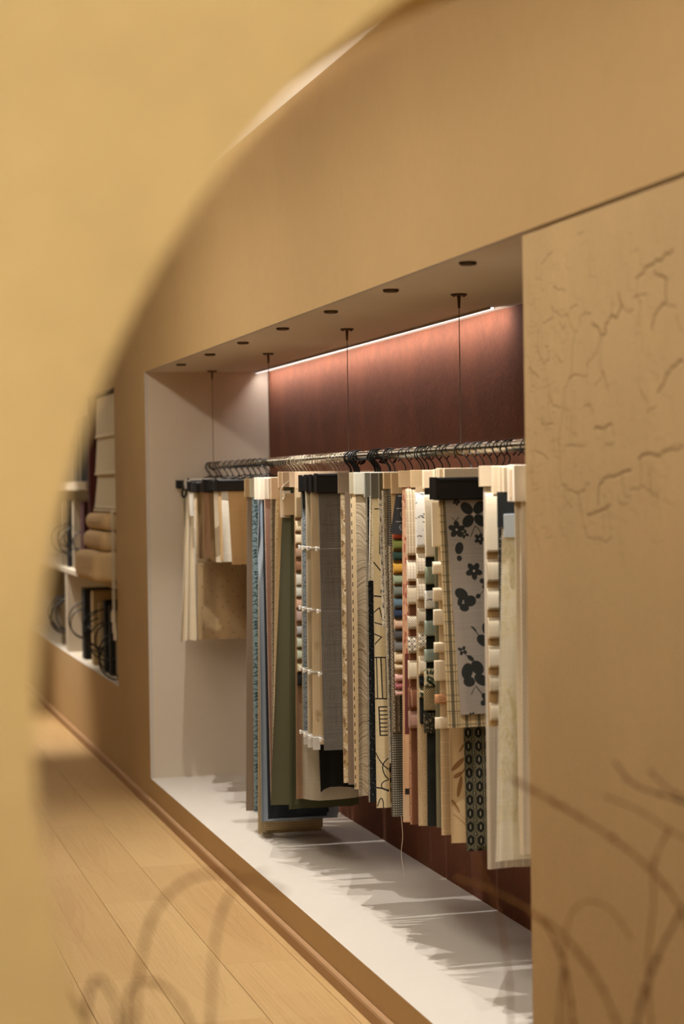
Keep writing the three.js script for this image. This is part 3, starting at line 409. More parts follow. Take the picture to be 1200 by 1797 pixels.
// ---------------------------------------------------------------- the samples on the rail
// [z of the hanger, header: left x, bottom y, top y, then one left edge (x, y at the top, x, y at the bottom) per sheet]
const PLACE = {
  'jagged': [-10.690, 0.156, 1.705, 1.747, [0.176,1.704,0.180,1.354], [0.187,1.704,0.200,1.353]],
  'sheer': [-10.500, 0.162, 1.695, 1.746, [0.176,1.671,0.130,0.899]],
  'white card': [-10.400, 0.165, 1.689, 1.740, [0.171,1.689,0.175,1.561]],
  'lace': [-10.220, 0.157, 1.686, 1.736, [0.165,1.677,0.168,1.327]],
  'taupe sheer': [-10.080, 0.149, 1.686, 1.735, [0.156,1.689,0.161,1.349], [0.173,1.689,0.176,1.352]],
  'pink rib': [-9.920, 0.152, 1.686, 1.735, [0.163,1.689,0.160,1.354]],
  'dark tan': [-9.780, 0.134, 1.687, 1.748, [0.159,1.686,0.168,1.347]],
  'cream grid': [-9.640, 0.134, 1.692, 1.742, [0.158,1.678,0.164,1.344]],
  'tan strip': [-9.520, 0.128, 1.692, 1.741, [0.156,1.689,0.165,1.356]],
  'white rib': [-9.400, 0.121, 1.692, 1.743, [0.148,1.689,0.154,1.355]],
  'linen': [-9.240, 0.099, 1.692, 1.743, [0.149,1.692,0.163,1.347]],
  'taupe': [-8.972, 0.173, 1.660, 1.745, [0.184,1.660,0.158,0.239]],
  'teal': [-8.859, 0.173, 1.660, 1.745, [0.184,1.660,0.171,0.253]],
  'beige tex': [-8.761, 0.173, 1.651, 1.749, [0.191,1.650,0.166,0.170]],
  'blue': [-8.688, 0.173, 1.651, 1.748, [0.172,1.651,0.168,0.234]],
  'navy': [-8.629, 0.173, 1.651, 1.748, [0.180,1.651,0.183,0.255]],
  'pink': [-8.558, 0.173, 1.654, 1.745, [0.173,1.654,0.182,0.338]],
  'grey chain': [-8.478, 0.173, 1.654, 1.745, [0.182,1.654,0.172,0.358]],
  'spotted': [-8.421, 0.173, 1.654, 1.747, [0.193,1.654,0.162,0.379]],
  'tanedge': [-8.276, 0.173, 1.703, 1.769, [0.174,1.655,0.133,0.402]],
  'olive': [-8.200, 0.173, 1.586, 1.679, [0.178,1.586,0.104,0.384], [0.206,1.702,0.179,0.365]],
  'water brown': [-8.063, 0.173, 1.704, 1.767, [0.191,1.704,0.181,0.426]],
  'light grey': [-7.990, 0.178, 1.697, 1.766, [0.199,0.954,0.193,0.438]],
  'black pan': [-7.952, 0.178, 1.697, 1.766, [0.241,0.910,0.256,0.466]],
  'blind blue': [-7.891, 0.178, 1.686, 1.752, [0.185,1.686,0.176,0.686]],
  'blind lace': [-7.793, 0.178, 1.686, 1.753, [0.175,1.686,0.169,0.691]],
  'blind beige': [-7.716, 0.178, 1.686, 1.753, [0.178,1.686,0.171,0.678]],
  'blind dark': [-7.626, 0.178, 1.683, 1.756, [0.188,1.683,0.193,0.677]],
  'marble thin': [-7.321, 0.188, 1.679, 1.756, [0.197,1.679,0.194,0.595], [0.211,1.679,0.210,0.589]],
  'dashes': [-7.152, 0.188, 1.677, 1.756, [0.191,1.677,0.193,0.595]],
  'marble': [-7.087, 0.188, 1.675, 1.756, [0.194,1.675,0.188,0.580]],
  'glitter': [-6.944, 0.188, 1.665, 1.754, [0.193,1.665,0.188,0.579]],
  'drawn': [-6.859, 0.188, 1.661, 1.752, [0.194,1.661,0.194,0.571]],
  'scribble': [-6.750, 0.188, 1.660, 1.751, [0.186,1.660,0.196,1.217], [0.202,1.679,0.207,0.604]],
  'tweed': [-6.691, 0.188, 1.695, 1.752, [0.203,1.695,0.203,0.568]],
  'colours': [-6.594, 0.188, 1.678, 1.749, [0.187,1.678,0.196,1.033]],
  'salmon': [-6.500, 0.188, 1.699, 1.756, [0.201,1.699,0.188,0.578]],
  'beige water': [-6.420, 0.205, 1.698, 1.757, [0.194,1.698,0.188,0.583]],
  'white water': [-6.290, 0.209, 1.694, 1.755, [0.184,1.698,0.179,0.600]],
  'green water': [-6.180, 0.211, 1.694, 1.756, [0.182,1.687,0.177,0.616]],
  'olive strip': [-6.120, 0.196, 1.694, 1.756, [0.196,1.687,0.189,0.622]],
  'cream water': [-6.075, 0.190, 1.694, 1.759, [0.193,1.687,0.190,0.605]],
  'leaf': [-6.020, 0.180, 1.709, 1.758, [0.198,1.673,0.205,0.587]],
  'geo': [-5.990, 0.187, 1.708, 1.758, [0.231,1.672,0.245,0.565]],
  'plaid': [-5.930, 0.135, 1.663, 1.730, [0.152,1.663,0.172,0.960], [0.167,1.652,0.209,1.000]],
  'sheer grey': [-5.644, 0.188, 1.700, 1.761, [0.200,1.700,0.197,0.575]],
  'cream water2': [-5.529, 0.188, 1.677, 1.759, [0.170,1.682,0.169,1.009]],
  'lace dark': [-5.469, 0.188, 1.677, 1.758, [0.183,1.677,0.187,1.023]],
  'plush': [-5.434, 0.188, 1.677, 1.756, [0.186,1.626,0.151,0.639]],
  'nubby': [-5.337, 0.178, 1.658, 1.760, [0.189,1.658,0.190,0.671], [0.201,1.658,0.197,0.672]],
  'tan': [-5.272, 0.210, 1.658, 1.760, [0.217,1.658,0.221,0.548]],
};
const STEP = 0.0105;
const rail = 'fabric samples on the hanging rail';
const SAMPLES = {
  'jagged': { head: ['bar', M.black], sheets: [[C.creamLinen, { pinked: 0.03, th: 0.004 }], [C.headGreige, {}]], hooks: [2, 'black'], label: 'short cream swatch with a ragged edge on a black bar, farthest along the rail' },
  'sheer': { head: ['bar', M.black], sheets: [[C.voile, { e: [0.20, 1.671, 0.205, 0.905], wave: 0.008, th: 0.002, xr: 0.56 }], [C.ivory, { e: [0.176, 1.671, 0.130, 0.895], wave: 0.016, folds: 2.6, th: 0.003, xr: 0.212, xrB: 0.245, sag: -0.012 }]], hooks: [1, 'black'], label: 'long sheer cloth with brown dots and a gathered ivory drape, below the short swatches', extra: 'strap' },
  'white card': { head: ['bar', M.black], sheets: [[C.white, {}], [C.brownSheer, { e: [0.215, 1.689, 0.22, 1.36] }]], hooks: [1, 'black'], label: 'small bright white swatch beside the black strap loop' },
  'lace': { head: ['bar', M.black], sheets: [[C.lace, { wave: 0.007 }]], hooks: [1, 'black'], label: 'short brown swatch with a beaded lace edge in the far group', extra: 'white hem' },
  'taupe sheer': { head: ['bar', M.black], sheets: [[C.brownSheer, { wave: 0.006 }], [C.darkTan, { wave: 0.006 }]], hooks: [1, 'black'], label: 'pair of thin brown gauze swatches next to the lace edged one' },
  'pink rib': { head: ['bar', M.black], sheets: [[C.pinkRib, { wave: 0.006 }]], hooks: [1, 'black'], label: 'short pinkish tan swatch with fine ribs in the far group' },
  'dark tan': { head: ['bar', M.black], sheets: [[C.darkTan, { wave: 0.006 }]], hooks: [1, 'black'], label: 'short dark tan gauze swatch behind the cream grid swatch' },
  'cream grid': { head: ['bar', M.black], sheets: [[C.creamGrid, { wave: 0.005 }]], hooks: [1, 'black'], label: 'short cream swatch with a woven brown grid' },
  'tan strip': { head: ['bar', M.black], sheets: [[C.tanLinen, { wave: 0.005 }]], hooks: [1, 'black'], label: 'narrow tan strip showing between the grid swatch and the white ribbed one' },
  'white rib': { head: ['bar', M.black], sheets: [[C.whiteRib, { wave: 0.004 }]], hooks: [1, 'black'], label: 'short bright white ribbed swatch beside the tan linen' },
  'linen': { head: ['bar', M.black], sheets: [[C.tanLinen, { wave: 0.003 }]], hooks: [2, 'black'], label: 'broad tan linen swatch hanging from the nearest black bar of the far group' },
  'taupe': { head: ['card', C.headTan], sheets: [[C.taupe, { th: 0.006 }]], hooks: [2, 'silver'], label: 'long plain taupe length, first of the floor length samples after the short swatches' },
  'teal': { head: ['card', C.headGreige], sheets: [[C.teal, { th: 0.012, wave: 0.006 }]], hooks: [2, 'silver'], label: 'long teal cloth with a dark brocade pattern' },
  'beige tex': { head: ['card', C.headWhite], sheets: [[C.beigeTex, { th: 0.012, xr: 0.452, wave: 0.003 }]], hooks: [2, 'silver'], label: 'longest beige dotted sample whose end almost touches the white ledge', extra: 'fray' },
  'blue': { head: ['card', C.headWhite], sheets: [[C.blue, { th: 0.012, wave: 0.009, folds: 1.3, twist: 0.03 }]], hooks: [2, 'silver'], label: 'long pale grey blue towel like cloth, twisted near the top' },
  'navy': { head: ['card', C.headWhite], sheets: [[C.navy, { xr: 0.449 }]], hooks: [2, 'silver'], label: 'long dark navy cloth showing below the olive one' },
  'pink': { head: ['card', C.headWhite], sheets: [[C.pink, { th: 0.008 }]], hooks: [2, 'silver'], label: 'long dusty pink cloth just right of the blue one' },
  'grey chain': { head: ['card', C.headWhite], sheets: [[C.greyChain, { th: 0.008 }]], hooks: [2, 'silver'], label: 'long grey brown tweed with a pale chain stitched edge' },
  'spotted': { head: ['card', C.headPink], sheets: [[C.spotted, { th: 0.006 }]], hooks: [2, 'silver'], label: 'long cream cloth with small brown spots left of the olive one' },
  'tanedge': { head: ['card', C.headPink], sheets: [[C.tanLinen, {}]], hooks: [2, 'silver'], label: 'long tan cloth edge left of the olive cloth under a tall pinkish card' },
  'olive': { head: ['card', C.headPink, 0.173, 1.705, 1.768], sheets: [[C.olive, { wave: 0.009, folds: 1, xr: 0.40 }], [C.oliveDark, { xr: 0.456, wave: 0.006 }]], hooks: [3, 'silver'], label: 'wide olive green cloth flaring to the left, with a low card and cream cord', extra: 'cord' },
  'water brown': { head: ['card', C.headPink], sheets: [[C.brown, {}]], hooks: [3, 'silver'], label: 'brown backed stack of rolled swatches in cream, brown, grey and mint', extra: 'rolls' },
  'light grey': { head: ['card', C.headPink], sheets: [[C.lightGrey, { xr: 0.474, sag: 0.012 }]], hooks: [3, 'silver'], label: 'light grey crinkled cloth showing below the roman blind samples', tall: true },
  'black pan': { head: ['card', C.headPink], sheets: [[C.black, { xr: 0.44, wave: 0.006, sag: -0.02 }]], hooks: [2, 'silver'], label: 'plain black cloth with a rounded corner under the dark grey blind', tall: true },
  'blind blue': { head: ['bar', M.black, 0.05], sheets: [], blind: C.blueWeave, hooks: [2, 'silver'], label: 'roman blind sample in blue grey weave, first of the four blind samples' },
  'blind lace': { head: ['bar', M.black, 0.05], sheets: [], blind: C.greyLace, hooks: [2, 'silver'], label: 'roman blind sample in pale grey openwork between the blue and the beige blind' },
  'blind beige': { head: ['bar', M.black, 0.05], sheets: [], blind: C.beigeTape, hooks: [1, 'thick'], label: 'roman blind sample in plain beige with clear plastic rods' },
  'blind dark': { head: ['bar', M.black, 0.05], sheets: [], blind: C.darkLinen, hooks: [3, 'thick'], label: 'roman blind sample in dark grey linen with three horizontal seams' },
  'marble thin': { head: ['card', C.headTaupe], sheets: [[C.tileBeige, { th: 0.006 }], [C.taupe, {}]], hooks: [3, 'thick'], label: 'patterned beige cloth with a plain taupe one, under a brown card right of the blinds' },
  'dashes': { head: ['card', C.headGreige], sheets: [[C.dashes, { th: 0.008 }]], hooks: [1, 'thick'], label: 'cream cloth with black dashes along its edge under a greige card' },
  'marble': { head: ['card', C.headPale], sheets: [[C.marble, { wave: 0.007, folds: 2.4 }]], hooks: [1, 'thin'], label: 'silky cloth with wavy brown marbling under a pale grey card' },
  'glitter': { head: ['card', C.headGrey], sheets: [[C.glitter, { th: 0.008 }]], hooks: [1, 'thin'], label: 'black glittery cloth with a white beaded edge under a grey card' },
  'drawn': { head: ['card', C.headDark], sheets: [[C.drawn, { wave: 0.003 }]], hooks: [1, 'thin'], label: 'cream cloth printed with black line drawings under a dark grey card', extra: 'boucle strip' },
  'scribble': { head: ['card', C.headDrab], sheets: [[C.scribble, { wave: 0.006 }], [C.leopard, { th: 0.01 }]], hooks: [1, 'thin'], label: 'white scribbled swatch over a tan cloth with black leopard blots' },
  'tweed': { head: ['card', C.headTan], sheets: [[C.basket, { th: 0.012 }]], hooks: [2, 'thin'], label: 'grey basket weave cloth with a loose thread dangling from its corner', extra: 'thread' },
  'colours': { head: ['card', C.headTan], sheets: [[C.tanLinen, {}]], hooks: [1, 'thin'], label: 'stack of narrow rolls in red, green, yellow, teal and navy under a dark information card', extra: 'rolls' },
  'salmon': { head: ['card', C.headTan], sheets: [[C.salmon, { th: 0.008 }], [C.redWeave, { th: 0.006, e: [0.216, 1.699, 0.206, 0.60] }]], hooks: [1, 'thin'], label: 'salmon patched cloth with a narrow dull red weave along its right side' },
  'beige water': { head: ['card', C.headTan], sheets: [[C.rust, {}]], hooks: [1, 'thin'], label: 'stack of beige woven swatches over a rust brown weave, topmost a brown ribbed one', extra: 'rolls' },
  'white water': { head: ['card', C.headCream], sheets: [[C.nubBeige, {}]], hooks: [1, 'thin'], label: 'stack of white swatches, the top one printed with black sprigs, over plain beige', extra: 'rolls' },
  'green water': { shift: -0.02, head: ['card', C.headCream], sheets: [[C.darkGreen, {}]], hooks: [1, 'thin'], label: 'stack of sage, leaf print and striped swatches over a dark green backing', extra: 'rolls' },
  'olive strip': { head: ['card', C.headCream], sheets: [[C.oliveCord, { th: 0.006 }]], hooks: [1, 'thin'], label: 'narrow olive twill edge left of the ribbed cream cloth' },
  'cream water': { shift: 0.02, head: ['card', C.headCream], sheets: [[C.ribCream, {}]], hooks: [1, 'thin'], label: 'stack of cream rolls over a ribbed cream cloth left of the plaid', extra: 'rolls' },
  'leaf': { shift: 0.05, head: ['card', C.headCream], sheets: [[C.leaf, { wave: 0.003 }]], hooks: [1, 'thin'], label: 'cream cloth with brown willow leaves below the plaid' },
  'geo': { shift: 0.09, head: ['card', C.headCream], sheets: [[C.geo, { wave: 0.001, th: 0.006 }]], hooks: [1, 'thin'], label: 'black and olive hexagon patterned cloth below the floral one' },
  'plaid': { shift: 0.13, head: ['bar', M.black, 0.07], sheets: [[C.plaid, { th: 0.012, wave: 0.003 }], [C.floral, { wave: 0.002 }]], hooks: [2, 'thin'], label: 'large black clip bar holding beige plaid with a grey cloth of dark flowers in front' },
  'sheer grey': { head: ['card', C.headCream], sheets: [[C.sheerGrey, {}]], hooks: [1, 'thin'], label: 'long pale grey linen under the cream rolls right of the floral cloth' },
  'cream water2': { head: ['card', C.headCream], sheets: [[C.tanLinen, {}]], hooks: [1, 'thin'], label: 'stack of wide cream rolls between the grey linen and the dark lace', extra: 'rolls' },
  'lace dark': { head: ['card', C.headCream], sheets: [[C.laceDark, { th: 0.005 }]], hooks: [1, 'thin'], label: 'dark lacy edge beside the fluffy cream cloth' },
  'plush': { head: ['card', C.headCream], sheets: [[C.plush, { pinked: 0.0075, th: 0.004, wave: 0.004 }]], hooks: [1, 'thin'], label: 'fluffy cream and yellow cloth with a zigzag cut edge', extra: 'tag' },
  'nubby': { head: ['card', C.headWhite, null, null, null, 0.03], sheets: [[C.creamLinen, {}], [C.nubby, { th: 0.006 }]], hooks: [1, 'thin'], label: 'nubby cream cloth under a thick white block, beside the plaster panel' },
  'tan': { head: ['card', C.headCream], sheets: [[C.headTan, { wave: 0.006 }]], hooks: [1, 'thin'], label: 'plain tan cloth half hidden by the crackled plaster panel' },
};
const ROLLS = {                                                    // [left x top, left x bottom, step towards the viewer, then bottom y, top y, cloth of every roll]
  'water brown': [0.193, 0.192, [1.579, 1.704, '#d6c19b'], [1.523, 1.567, '#dcc8a4'], [1.472, 1.513, '#dccbac'], [1.416, 1.455, '#9d7f66'], [1.360, 1.402, '#8a6348'], [1.302, 1.351, '#cfcabb'], [1.255, 1.300, '#c9c9bd'], [1.209, 1.248, '#c9a48c'], [1.155, 1.202, '#b39a92'], [1.100, 1.137, '#a3a3a0'], [1.048, 1.090, '#c2c8b4'], [0.999, 1.039, '#bfc6ad'], [0.948, 0.983, '#c8c09a'], [0.892, 0.944, '#171710']],
  'colours': [0.189, 0.190, [1.527, 1.541, '#a8452a'], [1.489, 1.523, '#6d7434'], [1.452, 1.483, '#20392e'], [1.410, 1.444, '#c99a3c'], [1.371, 1.404, '#8f9b7c'], [1.331, 1.367, '#6e756a'], [1.292, 1.325, '#58707a'], [1.257, 1.288, '#26344a'], [1.221, 1.252, '#c9a98e'], [1.184, 1.217, '#4d4b49'], [1.144, 1.180, '#757470'], [1.107, 1.140, '#dfcba6'], [1.082, 1.101, '#d9c4a2'], [1.043, 1.067, '#d0a398'], [1.016, 1.038, '#a8656a'], [0.995, 1.011, '#d3aa9d']],
  'beige water': [0.187, 0.186, [1.474, 1.695, 'weaveBeige'], [1.389, 1.459, 'knit'], [1.312, 1.376, 'grid'], [1.230, 1.275, 'diagonal'], [1.151, 1.207, 'moroccan'], [1.065, 1.128, 'creamLinen'], [0.969, 1.038, 'rust'], [0.903, 0.960, 'pink']],
  'white water': [0.180, 0.186, [1.503, 1.683, 'sprigWhite'], [1.418, 1.485, 'knit'], [1.335, 1.404, 'knit'], [1.256, 1.308, 'diagonal'], [1.175, 1.227, 'moroccan'], [1.094, 1.153, 'ivory'], [1.055, 1.088, 'black'], [1.020, 1.052, 'greenLeaf'], [0.932, 1.017, 'black']],
  'green water': [0.184, 0.166, [1.477, 1.676, 'ivory'], [1.390, 1.446, 'sage'], [1.312, 1.370, 'sprigWhite'], [1.225, 1.274, 'sageKnit'], [1.142, 1.183, 'sageKnit'], [1.064, 1.122, 'greenLeaf'], [0.987, 1.062, 'stripeTan'], [0.915, 0.980, 'boucleDark']],
  'cream water': [0.170, 0.172, [1.512, 1.666, 'ivory'], [1.427, 1.466, 'ivory'], [1.341, 1.384, 'creamLinen'], [1.266, 1.316, 'ivory'], [1.181, 1.213, 'creamLinen'], [1.091, 1.156, 'nubby'], [1.020, 1.049, 'copper'], [0.940, 0.977, 'nubby']],
  'cream water2': [0.164, 0.170, [1.511, 1.682, 'ivory'], [1.426, 1.491, 'grid'], [1.346, 1.408, 'ivory'], [1.262, 1.323, 'creamLinen'], [1.179, 1.243, 'ivory'], [1.109, 1.159, 'grid'], [1.027, 1.078, 'creamLinen']],
};
const HOOKS = { black: [0.0026, M.blackWire, 0.0245], silver: [0.0014, M.silverWire, 0.0265], thick: [0.0044, M.darkPlastic, 0.027], thin: [0.0023, M.blackWire, 0.0255] };
const TOP_PLATE = 0.004;
Object.entries(SAMPLES).forEach(([key, s], index, all) => {
  const [z, hx, hy0, hy1, ...edges] = PLACE[key], next = all[index + 1] ? PLACE[all[index + 1][0]][0] : z + 0.08;
  const t = thing('fabric_sample', s.label, 'fabric sample', [RX, RY, z], rail), at = (x) => x - RX, up = (y) => y - RY;
  const [kind, hm, ...o] = s.head;
  // header: a folded card or a plastic clip bar, as wide as the cloth
  const wide = kind === 'bar' && !o.length;
  const left = at(kind === 'card' && o[0] ? o[0] : hx), bottom = up(kind === 'card' && o[1] ? o[1] : hy0), top = up(kind === 'card' && o[2] ? o[2] : hy1), right = Math.min(0.235, -left + (wide ? 0.03 : 0));
  if (kind === 'card') {
    const d = o[3] ?? 0.008; mesh('header_card', box(left, right, bottom, top, -d, d, 0.0018), hm, t);
    if (o[3]) mesh('card_slot', box(left - 0.0015, left + 0.002, bottom + 0.01, top - 0.012, -0.011, 0.011), C.headPink, t);
  } else {
    const d = (o[0] ?? 0.026) / 2;
    mesh('clip_bar', join([box(left, right, bottom, top, -d, d, 0.004), box(left + 0.004, right - 0.004, top - 0.012, top - 0.004, d - 0.004, d + 0.003, 0.0012), box(left + 0.006, right - 0.006, bottom - 0.003, bottom + 0.004, -d * 0.6, d * 0.6)]), hm, t);
    mesh('end_cap', box(left - 0.003, left + 0.001, bottom - 0.001, top + 0.001, -d - 0.001, d + 0.001, 0.0008), M.darkPlastic, t);
  }
  const [hr, hmat, hs] = HOOKS[s.hooks[1]], gap = Math.min(0.13, Math.max(0.03, (next - z) * 0.8));
  for (let k = 0; k < s.hooks[0]; k++) {
    const f = s.hooks[0] > 1 ? (k - (s.hooks[0] - 1) / 2) / (s.hooks[0] - 1) : 0, zz = f * Math.min(gap, 0.02 * s.hooks[0] + 0.01);
    const g = hook(hr, -top + 0.002, hs * rr(0.96, 1.06), rr(-0.012, 0.012), s.shift ?? 0); g.translate(0, 0, zz);
    mesh('hook', s.hooks[1] === 'black' && kind === 'bar' ? join([g, tube([[0, -0.052, zz], [-0.03, top + 0.012, zz], [-0.07, top + 0.001, zz]], hr, 10), tube([[0, -0.052, zz], [0.03, top + 0.012, zz], [0.07, top + 0.001, zz]], hr, 10)]) : g, hmat, t);
  }
  // the cloth
  s.sheets.forEach(([m, opt], k) => {
    const e = opt.e ?? edges[k], yT = e[1] < bottom + RY ? Math.max(e[1], bottom + RY - (e[1] < 1.55 ? 9 : 0)) : e[1];
    const xrB = opt.xrB ? { xrB: opt.xrB - RX } : {}, xr = (opt.xr ?? Math.min(0.545, RX + (RX - e[0]))) - RX, yTop = up(s.tall ? PLACE[key][2] + 0.004 : yT + 0.004);
    const off = s.tall && key !== 'never' ? [at(e[0]) + (s.tall ? (e[0] - e[2]) * 0.6 : 0), yTop, at(e[2]), up(e[3])] : [at(e[0]), yTop, at(e[2]), up(e[3])];
    const g = sheet(off, xr, { phase: rnd(), ...opt, ...xrB }); g.translate(0, 0, k * STEP); mesh('cloth', g, m, t);
  });
  const free = (next - z) - STEP * Math.max(0, s.sheets.length - 1) - 0.014, leaves = s.sheets.length ? Math.min(5, Math.floor(free / 0.024)) : 0;
  const ne = all[index + 1] && PLACE[all[index + 1][0]][4], nx = ne ? Math.max(ne[0], ne[2]) : 0.2;
  for (let k = 1; k <= leaves; k++) {                               // further leaves of the same sample between it and the next one
    const [m, opt] = s.sheets[s.sheets.length - 1], e = opt.e ?? edges[s.sheets.length - 1], dz = STEP * (s.sheets.length - 1) + free * k / (leaves + 1), inset = (next - z - dz) * 1.9 / Math.abs(z) + Math.max(0, nx - Math.min(e[0], e[2])) + 0.014;
    if (s.tall || s.extra === 'strap' || s.extra === 'rolls' && free < 0.05) continue;
    const g = sheet([at(e[0]) + inset, up(Math.min(e[1], 1.7)), at(e[2]) + inset, up(e[3]) + 0.02], Math.max(at(e[0]) + inset + 0.1, (opt.xr ?? Math.min(0.545, RX + (RX - e[0]))) - RX), { wave: 0.002, phase: rnd() });
    g.translate(0, 0, dz); mesh('leaf', g, m, t);
  }
  if (s.blind) {
    const e = edges[0], seams = [e[1], 1.464, 1.221, 0.977, 0.722, key === 'blind dark' ? 0.678 : 0.690];
    for (let k = 0; k + 1 < seams.length; k++) {
      const xa = e[0] + (e[2] - e[0]) * (e[1] - seams[k]) / (e[1] - e[3]), xb = e[0] + (e[2] - e[0]) * (e[1] - seams[k + 1]) / (e[1] - e[3]);
      const g = sheet([at(xa), up(seams[k]) - (k ? 0.0015 : -0.004), at(xb), up(seams[k + 1]) + 0.0015], -at(e[0]), { wave: 0.001, th: 0.004 }); if (k === 4) g.translate(0, 0, 0.004); mesh('panel', g, s.blind, t);
      if (k < 4 && k + 2 < seams.length) {
        const rod = box(at(xb) - 0.013, -at(xb) + 0.01, up(seams[k + 1]) - 0.004, up(seams[k + 1]) + 0.004, -0.006, key === 'blind dark' ? -0.001 : 0.006, 0.0015); mesh('rod', rod, M.clear, t);
        mesh('rod_end', box(at(xb) - 0.017, at(xb) - 0.009, up(seams[k + 1]) - 0.008, up(seams[k + 1]) + 0.008, -0.007, 0.007, 0.002), M.white2, t);
      }
    }
    if (key === 'blind blue') mesh('dark_tab', box(at(e[0]) - 0.001, at(e[0]) + 0.03, up(1.618), up(e[1] + 0.002), 0.004, 0.007), dye('#2c3330'), t);
    if (key !== 'blind dark') mesh('bottom_clip', box(at(e[2]) - 0.002, at(e[2]) + 0.028, up(0.672), up(0.722), 0.005, 0.012, 0.002), M.clear, t);
  }
  if (s.extra === 'rolls') {
    const [xa, xb, ...list] = ROLLS[key], y1 = list[0][1], yN = list[list.length - 1][0], depth = Math.min(0.017, Math.max(0.010, (next - z) * 0.2));
    list.forEach(([y0, yt, c]) => { const f = (y1 - y0) / (y1 - yN), x = xa + (xb - xa) * f; mesh('swatch', swatch(at(x), -at(x) - 0.01, up(y0), up(yt), depth).translate(0, 0, 0.0025), c[0] === '#' ? dye(c) : C[c], t); });
  }
  if (s.extra === 'strap') { mesh('strap', tube([[-0.155, -0.065, 0.015], [-0.175, -0.10, 0.02], [-0.192, -0.135, 0.02], [-0.186, -0.165, 0.018], [-0.172, -0.15, 0.018], [-0.168, -0.11, 0.016]], 0.0055, 40, 8), M.black, t); mesh('plastic_wrap', new RoundedBoxGeometry(0.036, 0.05, 0.03, 3, 0.009).translate(-0.162, -0.098, 0.015), M.clear, t); mesh('white_plate', box(-0.155, 0.03, -0.079, -0.066, -0.012, 0.012, 0.003), M.white2, t); }
  if (s.extra === 'white hem') { const g = sheet([at(0.166), -0.13, at(0.17), up(1.322)], 0.2, { wave: 0.006 }); g.translate(0, 0, -0.02); mesh('cloth', g, C.white, t).userData.label = 'white cloth showing at the hem'; }
  if (s.extra === 'fray') { const g = join(Array.from({ length: 26 }, () => { const a = rr(-2.2, -0.4), l = rr(0.012, 0.03); return tube([[-0.160 + rr(0, 0.035), -1.645, rr(0.004, 0.02)], [-0.160 + rr(0, 0.04) + Math.cos(a) * l * 0.5, -1.652, rr(0, 0.03)], [-0.160 + rr(0, 0.045) + Math.cos(a) * l, -1.66, rr(0, 0.045)]], 0.0012, 6, 4); })); const m = mesh('frayed_corner', g, dye('#8f7c5a'), t); m.userData.kind = 'stuff'; }
  if (s.extra === 'cord') {
    mesh('low_card', box(at(0.178) - 0.004, 0.13, up(1.588), up(1.679), 0.004, 0.02, 0.002), C.headTan, t); mesh('card_back', box(at(0.178) - 0.014, 0.12, up(1.578), up(1.69), -0.004, 0.003, 0.002), C.headWhite, t);
    mesh('cord', tube([[at(0.215), up(1.735), 0.022], [at(0.185), up(1.722), 0.024], [at(0.160), up(1.69), 0.024], [at(0.163), up(1.655), 0.022], [at(0.175), up(1.66), 0.022], [at(0.178), up(1.69), 0.021]], 0.0026, 40, 8), M.ivory, t);
  }
  if (s.extra === 'boucle strip') { const g = sheet([at(0.191), up(1.672), at(0.181), up(1.372)], at(0.23), { wave: 0.004, th: 0.006 }); g.translate(0, 0, -0.02); mesh('cloth', g, C.whiteBoucle, t); }
  if (s.extra === 'thread') mesh('loose_thread', tube([[at(0.232), up(0.57), 0.008], [at(0.236), up(0.5), 0.01], [at(0.231), up(0.44), 0.008], [at(0.236), up(0.385), 0.012], [at(0.239), up(0.36), 0.01]], 0.0009, 30, 5), M.ivory, t);
  if (s.extra === 'tag') { mesh('dark_card', box(at(0.168), at(0.25), up(1.585), up(1.685), 0.006, 0.008), dye('#2b2f31'), t); mesh('pale_blue_tag', box(at(0.186), at(0.27), up(1.556), up(1.622), 0.009, 0.012, 0.001), dye('#c9d4dc'), t); }
  if (key === 'tweed') { const g = sheet([at(0.186), up(1.69), at(0.197), up(0.75)], at(0.21), { th: 0.008 }); g.translate(0, 0, -0.012); mesh('cloth', g, C.tweed, t); const g2 = sheet([at(0.199), up(1.5), at(0.205), up(0.86)], at(0.23), { th: 0.006 }); g2.translate(0, 0, 0.012); mesh('cloth', g2, C.greyChain, t); }
  if (key === 'colours') {                                        // dark information card with three care symbols
    const W = 160, H = 384, c = document.createElement('canvas'); c.width = W; c.height = H; const X = c.getContext('2d'); X.fillStyle = '#34373b'; X.fillRect(0, 0, W, H);
    X.strokeStyle = X.fillStyle = '#d8d8d2'; X.lineWidth = 4;
    for (const [x, y] of [[128, 70], [116, 190], [106, 316]]) { X.beginPath(); X.arc(x, y, 29, 0, 7); X.stroke(); X.beginPath(); X.arc(x, y, 17, 0, 7); X.lineWidth = 2; X.stroke(); X.lineWidth = 4; X.fillRect(x - 12, y - 3, 24, 4); X.fillRect(x - 62, y - 58, 92, 5); }
    const map = new THREE.CanvasTexture(c); map.colorSpace = THREE.SRGBColorSpace;
    const f = new THREE.Shape([[0.197, 1.676], [0.177, 1.544], [0.245, 1.541], [0.250, 1.675]].map(([x, y]) => new THREE.Vector2(at(x), up(y)))), g = new THREE.ExtrudeGeometry(f, { depth: 0.0012, bevelEnabled: false }), p = g.attributes.position, uv = g.attributes.uv;
    for (let i = 0; i < p.count; i++) uv.setXY(i, (p.getX(i) - at(0.177)) / 0.066, (p.getY(i) - up(1.541)) / 0.135);
    g.translate(0, 0, 0.024); mesh('information_card', g, std(0xffffff, 0.5, { map }), t).userData.label = 'dark grey card with white round symbols';
  }
});
